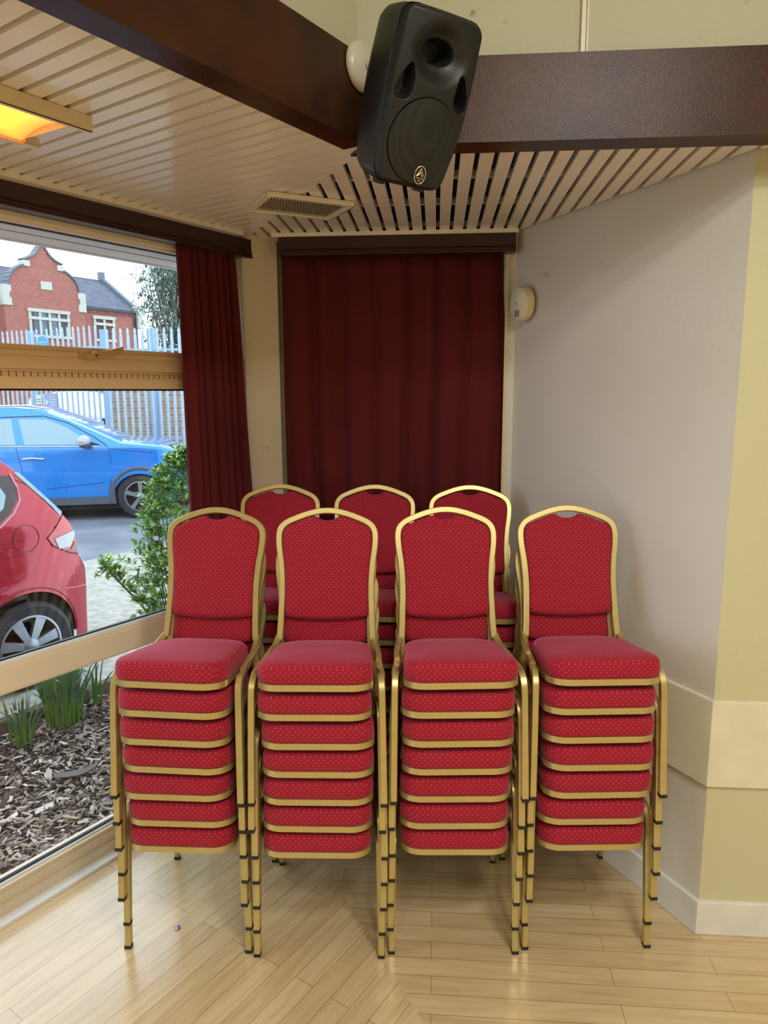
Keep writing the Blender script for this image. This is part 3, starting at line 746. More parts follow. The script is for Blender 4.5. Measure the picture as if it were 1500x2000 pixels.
def clone(root, loc, rz):
    r = root.copy(); COL.objects.link(r); r.location = loc; r.rotation_euler = (0, 0, rz)
    for ch in root.children:
        c = ch.copy(); COL.objects.link(c); c.parent = r
        for g in ch.children:
            d = g.copy(); COL.objects.link(d); d.parent = c
    return r
ORD = ['bottom', 'second', 'third', 'fourth', 'fifth', 'sixth', 'topmost']
# stack: (x, y, yaw) of bottom and top chair (front-leg centre)
stacks = [
    ('leftmost front stack by window', 'front', (-.818, 2.071, 1.2), (-.800, 1.999, -2.5)),
    ('second front stack from left', 'front', (-.372, 2.072, 3.0), (-.356, 2.007, 3.2)),
    ('third front stack from left', 'front', (.073, 2.118, 3.8), (.084, 2.054, 5.8)),
    ('rightmost front stack by wall', 'front', (.520, 2.172, 5.0), (.520, 2.108, 5.5)),
    ('left rear stack by post', 'rear', (-.690, 2.735, 0.5), (-.694, 2.665, 0)),
    ('middle rear stack', 'rear', (-.268, 2.735, -.5), (-.268, 2.665, 0)),
    ('right rear stack', 'rear', (.158, 2.735, .5), (.158, 2.665, .5)),
]
first = True
jit = random.Random(5)
for nm, row, bt, tp in stacks:
    for k in range(7):
        t = k/6; j = 0 if k in (0, 6) else 1
        x = bt[0]+(tp[0]-bt[0])*t+j*jit.uniform(-.006, .006); y = bt[1]+(tp[1]-bt[1])*t+j*jit.uniform(-.001, .001); a = bt[2]+(tp[2]-bt[2])*t+j*jit.uniform(-.5, .5)
        loc = (x, y, .098*k); rz = math.radians(a)
        if first: ch = proto; ch.location = loc; ch.rotation_euler = (0, 0, rz); first = False
        else: ch = clone(proto, loc, rz)
        pos = {0: 'bottom chair', 6: 'topmost chair'}.get(k, ORD[k]+' chair up')
        tag(ch, 'gold framed red banquet chair, %s in %s' % (pos, nm), 'chair', 'stacked banquet chairs')

# small scrap on the floor
mb = MB(); mb.add([(-.90, 2.155, .001), (-.885, 2.150, .006), (-.878, 2.163, .001), (-.889, 2.172, .007), (-.90, 2.168, .001), (-.888, 2.160, .0105)], [(0, 1, 5), (1, 2, 5), (2, 3, 5), (3, 4, 5), (4, 0, 5), (0, 4, 3, 2, 1)])
tag(mb.build('foil_scrap', mat('foil', lin(150, 160, 190), .3, metal=.4), smooth=False), 'tiny crumpled grey scrap on floor under left stack', 'litter')

# ================================================================== outdoors
GZ = -.06
_lin = lin
def lin(r, g, b): return tuple(c*.63 for c in _lin(r, g, b)[:3])+(1,)   # outdoor colours darkened to offset the brightened sky
M_asph = mat('road_asphalt', lin(150, 156, 168), .8, bump=.4, bscale=60, col2=lin(120, 126, 140), vscale=1.5)
M_path = mat('pale_concrete_path', lin(206, 204, 194), .85, bump=.6, bscale=90, bdist=.004, col2=lin(176, 172, 158), vscale=14, vdet=10)
M_verge = mat('grass_verge', lin(150, 160, 120), .9, bump=.8, bscale=40, bdist=.02, col2=lin(110, 118, 88), vscale=5)
M_soil = mat('dark_soil', lin(70, 58, 50), .9, bump=.8, bscale=60, bdist=.01, col2=lin(46, 38, 34), vscale=9)
def gquad(name, s0, s1, n0, n1, z, m, lab):
    mb = MB(); mb.box((s0, n0, z-.3), (s1, n1, z), T_L); return struct(mb.build(name, m, smooth=False), lab)
gquad('ground_road', -20, 30, 8.42, 12.5, GZ-.01, M_asph, 'grey asphalt road outside')
gquad('ground_path', -20, 30, 3.86, 7.42, GZ, M_path, 'pale concrete forecourt under the red car')
gquad('ground_road', -20, 30, 7.42, 8.42, GZ-.008, M_asph, 'grey road margin beyond the forecourt')
mb = MB()                                                          # rising bank behind the road
def bank(u, v):
    p = Lp(-18+48*u, 12.4+30*v, 0); z = -.07+.60*min(1, v*30/3.2)
    return (p.x, p.y, z+.02*noise.noise(Vector((p.x*1.2, p.y*1.2, 0))))
mb.grid(bank, 80, 60); struct(mb.build('ground_bank', M_verge, recalc=False), 'grassy bank rising to the palisade fence')
gquad('ground_bed', -3, 2.9, 2.46, 3.80, -.012, M_soil, 'soil of the planting bed')
# timber bed edging
mb = MB(); mb.box((-2.5, 3.80, -.05), (2.9, 3.86, .075), T_L)
o = mb.build('bed_edging', mat('weathered_timber', lin(128, 118, 92), .85, bump=.6, bscale=50, bdist=.006, col2=lin(84, 76, 58), vscale=9), smooth=False)
tag(o, 'weathered mossy timber edging along the mulch bed', 'edging')
# mulch
mm = bpy.data.materials.new('wood_chip'); mm.use_nodes = True; nt = mm.node_tree; b = nt.nodes['Principled BSDF']; b.inputs['Roughness'].default_value = .85
at_ = nt.nodes.new('ShaderNodeAttribute'); at_.attribute_name = 'tint'; nt.links.new(at_.outputs['Color'], b.inputs['Base Color'])
rnd = random.Random(21); mb = MB(); cols = []
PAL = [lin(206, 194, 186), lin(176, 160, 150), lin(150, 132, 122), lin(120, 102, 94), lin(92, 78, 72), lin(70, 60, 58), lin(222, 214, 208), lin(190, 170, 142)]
def chips(N, s0, s1, n0, n1, lmin, lmax, dark=0):
    for i in range(N):
        s_, n_ = rnd.uniform(s0, s1), rnd.uniform(n0, n1); c = Lp(s_, n_, rnd.uniform(-.008, .016))
        L_ = rnd.uniform(lmin, lmax); W_ = L_*rnd.uniform(.16, .45); H_ = rnd.uniform(.0015, .004)
        R_ = Matrix.Rotation(rnd.uniform(0, 6.28), 4, 'Z') @ Matrix.Rotation(rnd.gauss(0, .30), 4, 'X') @ Matrix.Rotation(rnd.gauss(0, .22), 4, 'Y')
        T = Matrix.Translation(c) @ R_; a = L_/2; b_ = W_/2; k = rnd.uniform(.3, .8)
        mb.add([(-a, -b_*k, 0), (a*.9, -b_, 0), (a, b_*k, 0), (-a*.8, b_, 0), (-a, -b_*k, H_), (a*.9, -b_, H_), (a, b_*k, H_), (-a*.8, b_, H_)],
               [(4, 5, 6, 7), (0, 1, 5, 4), (1, 2, 6, 5), (2, 3, 7, 6), (3, 0, 4, 7)], 0, T)
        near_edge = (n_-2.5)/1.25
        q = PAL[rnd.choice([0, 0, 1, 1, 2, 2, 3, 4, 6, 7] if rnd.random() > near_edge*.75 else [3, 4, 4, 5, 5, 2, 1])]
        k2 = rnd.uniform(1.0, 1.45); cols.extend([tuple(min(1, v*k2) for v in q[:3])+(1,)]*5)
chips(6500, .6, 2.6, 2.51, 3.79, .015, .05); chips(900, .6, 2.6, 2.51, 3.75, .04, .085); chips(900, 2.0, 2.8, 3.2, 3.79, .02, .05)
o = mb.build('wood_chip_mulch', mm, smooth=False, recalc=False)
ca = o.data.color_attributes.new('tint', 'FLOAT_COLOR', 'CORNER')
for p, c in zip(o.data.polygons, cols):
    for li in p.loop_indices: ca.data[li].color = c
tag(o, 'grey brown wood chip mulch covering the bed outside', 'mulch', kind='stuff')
# bark slab
mb = MB()
def bk(u, v): x = (u-.5)*.20; return (x, (v-.5)*.05*(1-1.4*(u-.5)**2)+.10*(u-.35)**2, .012+.03*(v-.5)**2+.11*max(0, u-.6)**2+.01)
mb.grid(bk, 20, 6, T=Matrix.Translation(Lp(1.80, 3.04, .01)) @ Matrix.Rotation(math.radians(20), 4, 'Z'))
o = mb.build('bark_slab', mat('grey_bark', lin(132, 124, 122), .9, bump=.5, bscale=40), recalc=False); sd = o.modifiers.new('s', 'SOLIDIFY'); sd.thickness = .006
tag(o, 'curved grey slab of bark lying on the mulch', 'bark')

# ---- plants
def leaf(mb, p, d, up, L_, W_, mi=0, bend=.2):
    d = d.normalized(); sd = d.cross(up)
    if sd.length < 1e-3: sd = Vector((1, 0, 0))
    sd.normalize(); u2 = sd.cross(d)
    m1 = p+d*L_*.35-u2*W_*.10; m2 = p+d*L_*.72-u2*bend*L_*.25; e = p+d*L_-u2*bend*L_*.7
    f_ = u2*W_*.16
    mb.add([p, m1+sd*W_*.42+f_, m2+sd*W_*.5+f_, e, m2-sd*W_*.5+f_, m1-sd*W_*.42+f_, m1, m2],
           [(0, 1, 6), (1, 2, 7, 6), (2, 3, 7), (0, 6, 5), (6, 7, 4, 5), (7, 3, 4)], mi)
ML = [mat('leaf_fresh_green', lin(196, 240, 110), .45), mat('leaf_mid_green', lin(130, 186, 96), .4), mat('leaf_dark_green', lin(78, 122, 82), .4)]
def shrub():
    root = empty('mexican_orange_shrub', (-1.42, 3.95, -.01), label='leafy green shrub close outside window behind the curtain', cat='shrub')
    root.name = 'leafy_shrub'
    off = Vector((-1.42, 3.95, -.01)); rn = random.Random(4); mb = MB(); st = MB()
    def whorl(p, d, sc):
        for k in range(rn.randint(6, 9)):
            a = rn.uniform(0, 6.28); t = Vector((math.cos(a), math.sin(a), rn.uniform(-.2, .9)))
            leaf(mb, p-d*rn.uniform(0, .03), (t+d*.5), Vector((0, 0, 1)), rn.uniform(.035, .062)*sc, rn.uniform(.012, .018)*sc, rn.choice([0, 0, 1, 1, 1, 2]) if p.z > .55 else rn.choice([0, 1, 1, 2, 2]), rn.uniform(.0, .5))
    base = Vector((-1.44, 3.95, 0))
    for i in range(1250):
        a = rn.uniform(0, 6.28); u = rn.uniform(-1, 1); rr = rn.uniform(.62, 1.0)
        z = .93+u*.60; w_ = math.sqrt(max(0, 1-abs(u)**2.2))*(.33 if u > 0 else .36)
        p = Vector((-1.42+math.cos(a)*w_*rr, 3.98+math.sin(a)*w_*rr*.9, z+rn.uniform(-.03, .03)))
        d = Vector((math.cos(a), math.sin(a), .6)).normalized()
        if p.dot(LN) < 2.66: continue
        whorl(p-off, d, 1.0)
        if i % 25 == 0: st.tube([base-off, (base*.5+p*.5)+Vector((0, 0, -.1))-off, p-off], [.007, .005, .002], seg=5)
    # leaning sprig to the left
    sg = [Vector((-1.55, 3.88, .42)), Vector((-1.70, 3.90, .62)), Vector((-1.82, 3.92, .74)), Vector((-1.93, 3.93, .86))]
    st.tube([q-off for q in crom(sg, 4)], .006, seg=6)
    for q in crom(sg, 5):
        for k in range(2): whorl(q-off+Vector((rn.uniform(-.03, .03), 0, rn.uniform(-.01, .03))), Vector((-.6, 0, .7)), 1.1)
    for k in range(14): whorl(sg[-1]-off+Vector((rn.uniform(-.06, .08), rn.uniform(-.05, .05), rn.uniform(-.07, .05))), Vector((-.5, -.3, .8)), 1.15)
    for k in range(16): p = Vector((rn.uniform(-1.78, -1.52), rn.uniform(3.8, 3.95), rn.uniform(.30, .62))); whorl(p-off, Vector((-.6, -.2, .5)), 1.0); 
    st.tube([base-off, Vector((-1.5, 3.9, .25))-off, sg[0]-off], .008, seg=6)
    st.tube([sg[0]-off, Vector((-1.72, 3.86, .42))-off], .004, seg=5)
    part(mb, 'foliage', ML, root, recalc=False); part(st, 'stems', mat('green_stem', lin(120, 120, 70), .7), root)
shrub()
MD = [mat('daffodil_leaf_blue', lin(104, 142, 110), .45), mat('daffodil_leaf_green', lin(112, 158, 62), .45)]
def blades(name, x, y, N, h, spread, lab, seed):
    rn = random.Random(seed); root = empty(name, (x, y, -.01), label=lab, cat='plant', group='daffodil clumps in the bed')
    mb = MB()
    for i in range(N):
        a = rn.uniform(0, 6.28); r0 = rn.uniform(0, spread); p = Vector((math.cos(a)*r0, math.sin(a)*r0, 0)); H_ = h*rn.uniform(.6, 1.08)
        lean = rn.uniform(.02, .32)*H_; w_ = rn.uniform(.0045, .0075); b_ = rn.uniform(0, .35) if rn.random() < .25 else rn.uniform(0, .1)
        dr = Vector((math.cos(a+rn.uniform(-.6, .6)), math.sin(a), 0)); sd = Vector((-dr.y, dr.x, 0))
        if rn.random() < .5: sd = Vector((.8, .6, 0))
        pts = [p+dr*lean*t*t*(1+b_*3)+Vector((0, 0, H_*(t-b_*t**3))) for t in (0, .25, .5, .75, .9, 1)]
        ws = (.7, 1, 1, .85, .6, .1); vs = []
        for q, k in zip(pts, ws): vs += [q+sd*w_*k, q-sd*w_*k]
        mb.add(vs[:6], [(0, 1, 3, 2), (2, 3, 5, 4)], 1 if rn.random() < .8 else 0); mb.add(vs[4:], [(0, 1, 3, 2), (2, 3, 5, 4), (4, 5, 7, 6)], 0 if rn.random() < .7 else 1)
    part(mb, 'leaves', MD, root, recalc=False)
    mb = MB()
    for i in range(3):
        q = Vector((rn.uniform(-.08, .05), rn.uniform(-.08, 0), h*rn.uniform(.55, .8))); mb.tube([q, q+Vector((-.02, 0, .008)), q+Vector((-.035, 0, 0))], [.002, .006, .002], seg=6)
        mb.tube([Vector((0, 0, 0)), q*.6, q], .0018, seg=5)
    part(mb, 'withered_buds', mat('papery_bud', lin(226, 206, 160), .6), root)
blades('daffodil_clump', -2.10, 3.66, 230, .38, .095, 'biggest thick clump of green daffodil leaves by timber edging', 1)
blades('daffodil_clump', -2.20, 3.41, 34, .30, .06, 'smaller sparse daffodil clump nearest the left picture edge', 2)
blades('daffodil_clump', -2.03, 3.90, 9, .34, .03, 'few thin daffodil leaves right of the big clump', 3)

# ---- cars
def lathe_x(mb, prof, T, seg=40, mi=0): mb.lathe(prof, seg, T @ Matrix.Rotation(PI/2, 4, 'X'), mi)
def make_car(name, label, T, side, W, top, arches, arch_r, sill, body_m, glass_polys, glass_m, tumble=.34, belt=1.0, spokes=7, extra=None, wheel_r=.33, rim_r=.21, steps=90, dark=None):
    root = empty(name); root.matrix_world = T; tag(root, label, 'car')
    x0, x1 = top[0][0], top[-1][0]
    def ztop(x):
        for (a, za), (b, zb) in zip(top, top[1:]):
            if a <= x <= b: t = (x-a)/(b-a); return za+(zb-za)*t
        return top[-1][1]
    def plan(x):
        e0 = max(0, (x0+.55-x)/.55); e1 = max(0, (x-(x1-.7))/.7); return W/2*(1-.16*e0**2.4)*(1-.30*e1**2.2)
    def hw(x, z):
        w_ = plan(x)
        if z > belt: w_ -= tumble*(z-belt)+.12*(z-belt)**2
        else: w_ -= .10*((belt-z)/1.0)**2*.6; 
        w_ += .012*math.exp(-((z-.72)/.10)**2)
        return w_
    def zb(x):
        z = sill
        for cx in arches:
            d = abs(x-cx)
            if d < arch_r: z = max(z, .30+math.sqrt(arch_r**2-d*d)-.02 if True else z)
        return z
    xs = [x0+(x1-x0)*i/steps for i in range(steps+1)]
    for cx in arches:
        xs += [cx+arch_r*math.cos(a*PI/16) for a in range(17)]+[cx+arch_r*1.002, cx-arch_r*1.002]
    xs += [p[0] for p in top]; xs = sorted(set(round(x, 4) for x in xs if x0 <= x <= x1))
    NS = 16; mb = MB(); rows = []
    for x in xs:
        zt = ztop(x); b_ = min(zb(x), zt-.05); e = min(.05, (zt-b_)*.4); row = []
        for j in range(NS+1): z = b_+(zt-e-b_)*j/NS; row.append((x, hw(x, z), z))
        w_ = hw(x, zt-e)
        row += [(x, w_-.018, zt-e*.4), (x, w_-.06, zt), (x, w_*.6, zt+.02), (x, 0, zt+.03)]
        rows.append(row+[(x, -y, z) for x, y, z in row[:-1][::-1]])
    n = len(rows[0]); vs = [p for r in rows for p in r]
    mb.add(vs, [(i*n+j, i*n+j+1, (i+1)*n+j+1, (i+1)*n+j) for i in range(len(rows)-1) for j in range(n-1)]+[tuple(range(n))[::-1], tuple((len(rows)-1)*n+j for j in range(n))])
    body = part(mb, 'body', body_m, root, angle=32)
    mb = MB(); mb.box((x0+.15, -W/2+.10, .16), (x1-.15, W/2-.10, .62)); part(mb, 'underbody', M_void, root, smooth=False)
    def patch(poly, nm, m, off=.004, parent=root, sides=(side,), step=.05, **kw):
        P = []
        for i in range(len(poly)):
            a = Vector(poly[i]); b = Vector(poly[(i+1) % len(poly)]); k = max(1, int((b-a).length/step)); P += [a.lerp(b, j/k) for j in range(k)]
        nb = len(P); ins = []
        xa, xb = min(p.x for p in P), max(p.x for p in P); za, zz = min(p.y for p in P), max(p.y for p in P)
        gx = xa+step/2
        while gx < xb:
            gz = za+step/2
            while gz < zz: ins.append(Vector((gx, gz))); gz += step
            gx += step
        r = delaunay_2d_cdt(P+ins, [(i, (i+1) % nb) for i in range(nb)], [tuple(range(nb))], 1, 1e-6)
        mb = MB()
        for sg in sides: mb.add([(p.x, sg*(hw(p.x, p.y)+off), p.y) for p in r[0]], [tuple(f) for f in r[2]])
        return part(mb, nm, m, parent, recalc=False, **kw)
    def line(pts, nm, m, r_=.004, off=.002, parent=root, **kw):
        mb = MB(); mb.tube([(x, side*(hw(x, z)+off), z) for x, z in pts], r_, seg=6); return part(mb, nm, m, parent, **kw)
    for nm_, poly, m_, of_ in glass_polys: patch(poly, nm_, m_, of_)
    tyre = mat('tyre_rubber', lin(38, 40, 46), .7); rimm = mat('silver_alloy', lin(170, 176, 186), .3, metal=.7)
    for i, cx in enumerate(arches):
        for sg in (1, -1):
            yy = sg*(W/2-.10); wT = Matrix.Translation((cx, yy, wheel_r)) @ Matrix.Rotation(-sg*PI/2, 4, 'X')
            we = empty('wheel'); we.parent = root
            mb = MB(); R_ = wheel_r; mb.lathe([(rim_r, -.09), (R_-.03, -.10), (R_, -.07), (R_, .06), (R_-.03, .092), (rim_r+.005, .085), (rim_r, .07)], 40, wT); part(mb, 'tyre', tyre, we)
            mb = MB(); mb.lathe([(rim_r+.002, .086), (rim_r-.012, .088), (rim_r-.02, .06), (rim_r-.02, -.05)], 40, wT)
            for k in range(spokes):
                a = 2*PI*k/spokes; ca, sa = math.cos(a), math.sin(a)
                w1, w2 = .022, .036; r1, r2 = .04, rim_r-.014
                q = [(-w1, r1, .082), (w1, r1, .082), (w2, r2, .078), (-w2, r2, .078), (-w1, r1, .05), (w1, r1, .05), (w2, r2, .05), (-w2, r2, .05)]
                mb.add([(x*ca-y*sa, x*sa+y*ca, z) for x, y, z in q], [(0, 1, 2, 3), (0, 3, 7, 4), (1, 5, 6, 2), (4, 7, 6, 5)], 0, wT)
            mb.lathe([(.055, .05), (.055, .08), (.03, .092), (.001, .092)], 24, wT); part(mb, 'alloy_wheel', rimm, we)
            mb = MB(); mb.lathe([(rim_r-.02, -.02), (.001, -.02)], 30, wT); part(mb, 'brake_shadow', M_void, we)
    if extra: extra(root, patch, line, hw)
    return root
def carT(org, ang): return Matrix.Translation(org) @ Matrix.Rotation(math.radians(ang), 4, 'Z')
M_blue = mat('blue_car_paint', lin(0, 150, 255), .2, metal=.2, coat=1.0); M_redp = mat('red_car_paint', lin(196, 8, 50), .25, metal=.35, coat=.6)
M_whitep = mat('white_car_paint', lin(226, 234, 240), .3, coat=.8); M_clad = mat('grey_cladding', lin(92, 100, 116), .6); M_silver = mat('chrome_trim', lin(220, 226, 232), .15, metal=.9)
M_line = mat('panel_gap', (.01, .01, .015, 1), .7)
# red hatchback, seen from its left rear quarter
def red_extra(root, patch, line, hw):
    tl = patch([(-.315, 1.115), (-.163, .985), (-.20, .93), (-.33, .86), (-.415, .83), (-.412, .90), (-.37, 1.03)], 'tail_lamp', mat('lamp_red', lin(232, 52, 60), .12, coat=1), .006, label='red and clear tail lamp')
    patch([(-.215, .975), (-.245, .90), (-.345, .895), (-.395, .965), (-.385, 1.0)], 'clear_lens', mat('lamp_clear', lin(206, 212, 208), .1, coat=1), .010, tl)
    patch([(-.26, .885), (-.345, .875), (-.39, .925), (-.405, .90), (-.41, .835), (-.33, .865)], 'lower_lens', mat('lamp_dark_red', lin(150, 14, 34), .12, coat=1), .0105, tl)
    line([(-.315, 1.118), (-.163, .985), (-.20, .928), (-.33, .857), (-.415, .828)], 'lamp_outline', M_line, .003, .006, tl)
    cap = [(-.017+.086*math.cos(t), 1.01+.086*math.sin(t)) for t in [i*2*PI/28 for i in range(29)]]
    line(cap, 'fuel_cap_outline', mat('cap_groove', lin(110, 10, 30), .5), .0025, .001)
    line([(-.315, 1.12), (-.20, 1.24), (-.12, 1.33), (-.02, 1.385), (.07, 1.40)], 'hatch_gap', M_line, .003, .001)
    patch([(-.315, 1.135), (-.16, 1.315), (-.07, 1.425), (-.04, 1.42), (-.14, 1.30), (-.30, 1.115)], 'rear_screen_edge', M_carglass_d, .004)
    line([(.45, 1.03), (.25, 1.06), (.13, 1.105), (.03, 1.175), (-.03, 1.25), (-.035, 1.33), (-.01, 1.42)], 'window_trim', mat('pink_trim', lin(240, 160, 190), .3), .007, .004)
    line([(.20, .62), (.20, .80), (.30, 1.02)], 'door_gap', M_line, .003, .001)
    line([(-.415, .828), (-.46, .77), (-.475, .72)], 'bumper_gap', M_silver, .003, .002)
    line([(-.49, .58), (-.36, .60), (-.27, .62)], 'bumper_crease', mat('crease_highlight', lin(230, 120, 150), .3), .004, .002)  # highlight on the bumper fold, painted as a lighter line
    for a0, rr in ((0, .385),):
        line([(rr*math.cos(t), .30+rr*math.sin(t)) for t in [PI*i/20 for i in range(21)]], 'arch_lip', mat('arch_lip_red', lin(180, 24, 60), .3), .008, -.002)
P_ = Lp(2.367, 4.363+.84, GZ)
make_car('red_hatchback', 'red hatchback car with round fuel cap parked close outside window', carT(P_, 240), 1, 1.68,
    [(-.500, .26), (-.498, .60), (-.485, .75), (-.43, .86), (-.325, 1.11), (-.155, 1.33), (-.066, 1.44), (.016, 1.515), (.10, 1.535), (.6, 1.56), (1.2, 1.55), (1.75, 1.38), (2.35, 1.05), (2.9, .95), (3.2, .80), (3.3, .5)],
    [0, 2.5], .375, .22, M_redp,
    [('window_surround', [(.60, 1.03), (.30, 1.06), (.15, 1.115), (.045, 1.185), (-.015, 1.26), (-.022, 1.33), (0, 1.405), (.12, 1.42), (.60, 1.44)], mat('dark_surround', lin(66, 62, 64), .4), .005),
     ('quarter_glass', [(.55, 1.09), (.30, 1.115), (.17, 1.16), (.085, 1.215), (.052, 1.29), (.075, 1.345), (.14, 1.37), (.55, 1.39)], M_carglass_d, .008)],
    M_carglass_d, belt=1.05, tumble=.30, extra=red_extra, wheel_r=.295, rim_r=.205, spokes=7)
# blue SUV
def blue_extra(root, patch, line, hw):
    line([(-2.9, 1.155), (-1.7, 1.150), (-.80, 1.135), (-.55, 1.125)], 'chrome_belt', M_silver, .010, .004)
    line([(-.44, 1.13), (-.40, .95), (-.42, .60), (-.46, .36)], 'door_gap', M_line, .004, .001); line([(-1.72, 1.13), (-1.66, .8), (-1.66, .36)], 'door_gap', M_line, .004, .001)
    line([(-1.35, .50), (-.9, .545), (-.5, .58)], 'door_crease', mat('crease_shade', lin(10, 60, 140), .4), .006, .001)  # shade of the door fold, painted as a darker line
    patch([(-1.9, .36), (-.40, .36), (-.40, .24), (-1.9, .24)], 'sill_cladding', M_clad, .008); patch([(-.46, .50), (-.38, .52), (-.36, .24), (-.46, .24)], 'sill_cladding', M_clad, .008)
    arc = [(.43*math.cos(t), .36+.43*math.sin(t)) for t in [PI*i/24 for i in range(25)]]
    line(arc, 'arch_cladding', M_clad, .034, -.012)
    line([(-1.64, .965), (-1.50, .975), (-1.34, .960)], 'door_handle', M_silver, .014, .018)
    line([(-.42, 1.10), (-.1, 1.06), (.2, 1.02), (.45, 1.01)], 'bonnet_gap', M_line, .004, .001)
    patch([(.42, 1.02), (.75, .95), (.72, .90), (.50, .965)], 'head_lamp', mat('lamp_white', lin(226, 236, 240), .1, coat=1), .008)
    me_ = empty('door_mirror'); me_.parent = root; y = side_y = -(hw(-.75, 1.15)+.10)
    mb = MB(); mb.lathe([(.001, -.12), (.055, -.11), (.085, -.05), (.09, .02), (.07, .09), (.001, .12)], 20, Matrix.Translation((-.76, y, 1.225)) @ Matrix.Rotation(PI/2, 4, 'X') @ Matrix.Scale(1.15, 4, (1, 0, 0)))
    part(mb, 'mirror_shell', mat('mirror_pale', lin(196, 206, 218), .25, coat=.5), me_)
    mb = MB(); mb.box((-.80, y+.02, 1.12), (-.66, y+.12, 1.16)); mb.lathe([(.001, -.10), (.07, -.09), (.085, 0), (.07, .09), (.001, .10)], 16, Matrix.Translation((-.74, y, 1.165)) @ Matrix.Rotation(PI/2, 4, 'X') @ Matrix.Scale(.6, 4, (0, 1, 0)))
    part(mb, 'mirror_base', mat('mirror_dark', lin(60, 66, 90), .4), me_)
    mb = MB(); mb.tube([(-2.9, -.56, 1.66), (-2.6, -.56, 1.735), (-1.6, -.56, 1.75), (-1.3, -.56, 1.70)], .016); part(mb, 'roof_rail', M_silver, root)
    line([(-1.95, 1.58), (-1.35, 1.595), (-1.0, 1.49), (-.62, 1.27), (-.44, 1.14)], 'window_gap', M_line, .006, .004)
    text('e-POWER', .055, root, (-.60, -(hw(-.6, .46)+.006), .455), (PI/2, 0, 0), M_silver)
u17 = Vector((math.cos(math.radians(107)), math.sin(math.radians(107)), 0))
P_ = Vector((-4.581, 10.66, GZ))+u17*.90
make_car('blue_suv', 'bright blue five door car on the road behind the red car', carT(P_, 17), -1, 1.82,
    [(-3.55, .4), (-3.52, .85), (-3.40, 1.15), (-3.0, 1.52), (-2.6, 1.67), (-2.1, 1.72), (-1.8, 1.72), (-1.40, 1.69), (-1.05, 1.56), (-.65, 1.38), (-.25, 1.19), (.0, 1.165), (.3, 1.13), (.6, 1.03), (.78, .88), (.84, .6), (.86, .3)],
    [0, -2.68], .42, .26, M_blue,
    [('front_door_glass', [(-1.70, 1.555), (-1.60, 1.175), (-.86, 1.165), (-.70, 1.21), (-1.03, 1.43), (-1.30, 1.54)], M_carglass, .006),
     ('rear_door_glass', [(-1.80, 1.555), (-1.72, 1.175), (-2.9, 1.20), (-2.75, 1.42), (-2.5, 1.53)], M_carglass, .006),
     ('corner_glass', [(-.66, 1.20), (-.83, 1.16), (-.52, 1.155)], M_line, .006)],
    M_carglass, belt=1.12, tumble=.42, extra=blue_extra, wheel_r=.345, rim_r=.235, spokes=5)
def white_extra(root, patch, line, hw):
    mb = MB(); mb.box((.86, -.62, .52), (.90, .62, .80)); part(mb, 'grille', M_line, root, smooth=False)
    pl_ = MB(); pl_.box((.90, -.30, .40), (.915, .22, .52)); po = part(pl_, 'number_plate', mat('plate_white', lin(240, 242, 236), .4), root, smooth=False)
    text('EX7', .12, po, (.916, -.06, .46), (PI/2, 0, PI/2), M_line)
    for sy in (-.66, .60):
        mb = MB(); mb.lathe([(.001, .04), (.06, .03), (.075, 0), (.075, -.03)], 20, Matrix.Translation((.875, sy+.02, .70)) @ Matrix.Rotation(PI/2, 4, 'Y')); part(mb, 'head_lamp', mat('lamp_white', lin(226, 236, 240), .1, coat=1), root)
make_car('white_car', 'white car parked behind the palisade fence, number plate showing', carT((-8.15, 17.35, .50), -38), -1, 1.75,
    [(-3.3, .5), (-3.2, 1.0), (-2.8, 1.35), (-1.6, 1.42), (-1.0, 1.30), (-.4, 1.0), (.2, .95), (.7, .85), (.84, .7), (.88, .3)],
    [0, -2.5], .38, .22, M_whitep, [('side_glass', [(-2.6, 1.0), (-.7, 1.0), (-1.15, 1.22), (-1.6, 1.32), (-2.5, 1.28)], M_carglass, .006)], M_carglass, belt=.95, tumble=.40, extra=white_extra, wheel_r=.31, rim_r=.2)

# ---- palisade fence
M_pal = mat('galvanised_steel', lin(206, 224, 240), .45, metal=.25, var=.12, vscale=8)
def palisade(name, A, B, pitch, z0, z1, lab, posts):
    A = Vector(A); B = Vector(B); d = (B-A); L_ = d.length; d.normalize(); nrm = Vector((-d.y, d.x, 0))
    root = empty(name, (A.x, A.y, z0), label=lab, cat='fence'); k = 0; mb = MB(); x = .08
    F_ = Matrix(((d.x, nrm.x, 0, 0), (d.y, nrm.y, 0, 0), (0, 0, 1, 0), (0, 0, 0, 1)))
    H_ = z1-z0
    while x < L_:
        w_ = .033
        vs = []
        for zz, kk in ((0.02, 1), (H_-.16, 1), (H_-.11, .72), (H_-.06, .95), (H_, .12)):
            vs += [(x-w_*kk, -.025, zz), (x-w_*kk*.35, -.047, zz), (x+w_*kk*.35, -.047, zz), (x+w_*kk, -.025, zz)]
        fs = [(i*4+j, i*4+j+1, (i+1)*4+j+1, (i+1)*4+j) for i in range(4) for j in range(3)]
        mb.add(vs, fs, 0, F_); x += pitch; k += 1
    po = part(mb, 'pales', M_pal, root, recalc=False, smooth=False); sd = po.modifiers.new('s', 'SOLIDIFY'); sd.thickness = .004
    for zz in (.45, H_-.42):
        mb = MB(); mb.box((0, -.022, zz-.025), (L_, .015, zz+.025), F_); part(mb, 'rail', mat('rail_steel', lin(180, 204, 228), .5, metal=.25), root, smooth=False)
    for xp in posts:
        mb = MB(); mb.box((xp-.06, -.03, -.1), (xp+.06, .09, H_-.02), F_); part(mb, 'post', mat('post_steel', lin(160, 196, 232), .45, metal=.25), root, smooth=False)
Af = (-6.52, 13.87, 0)
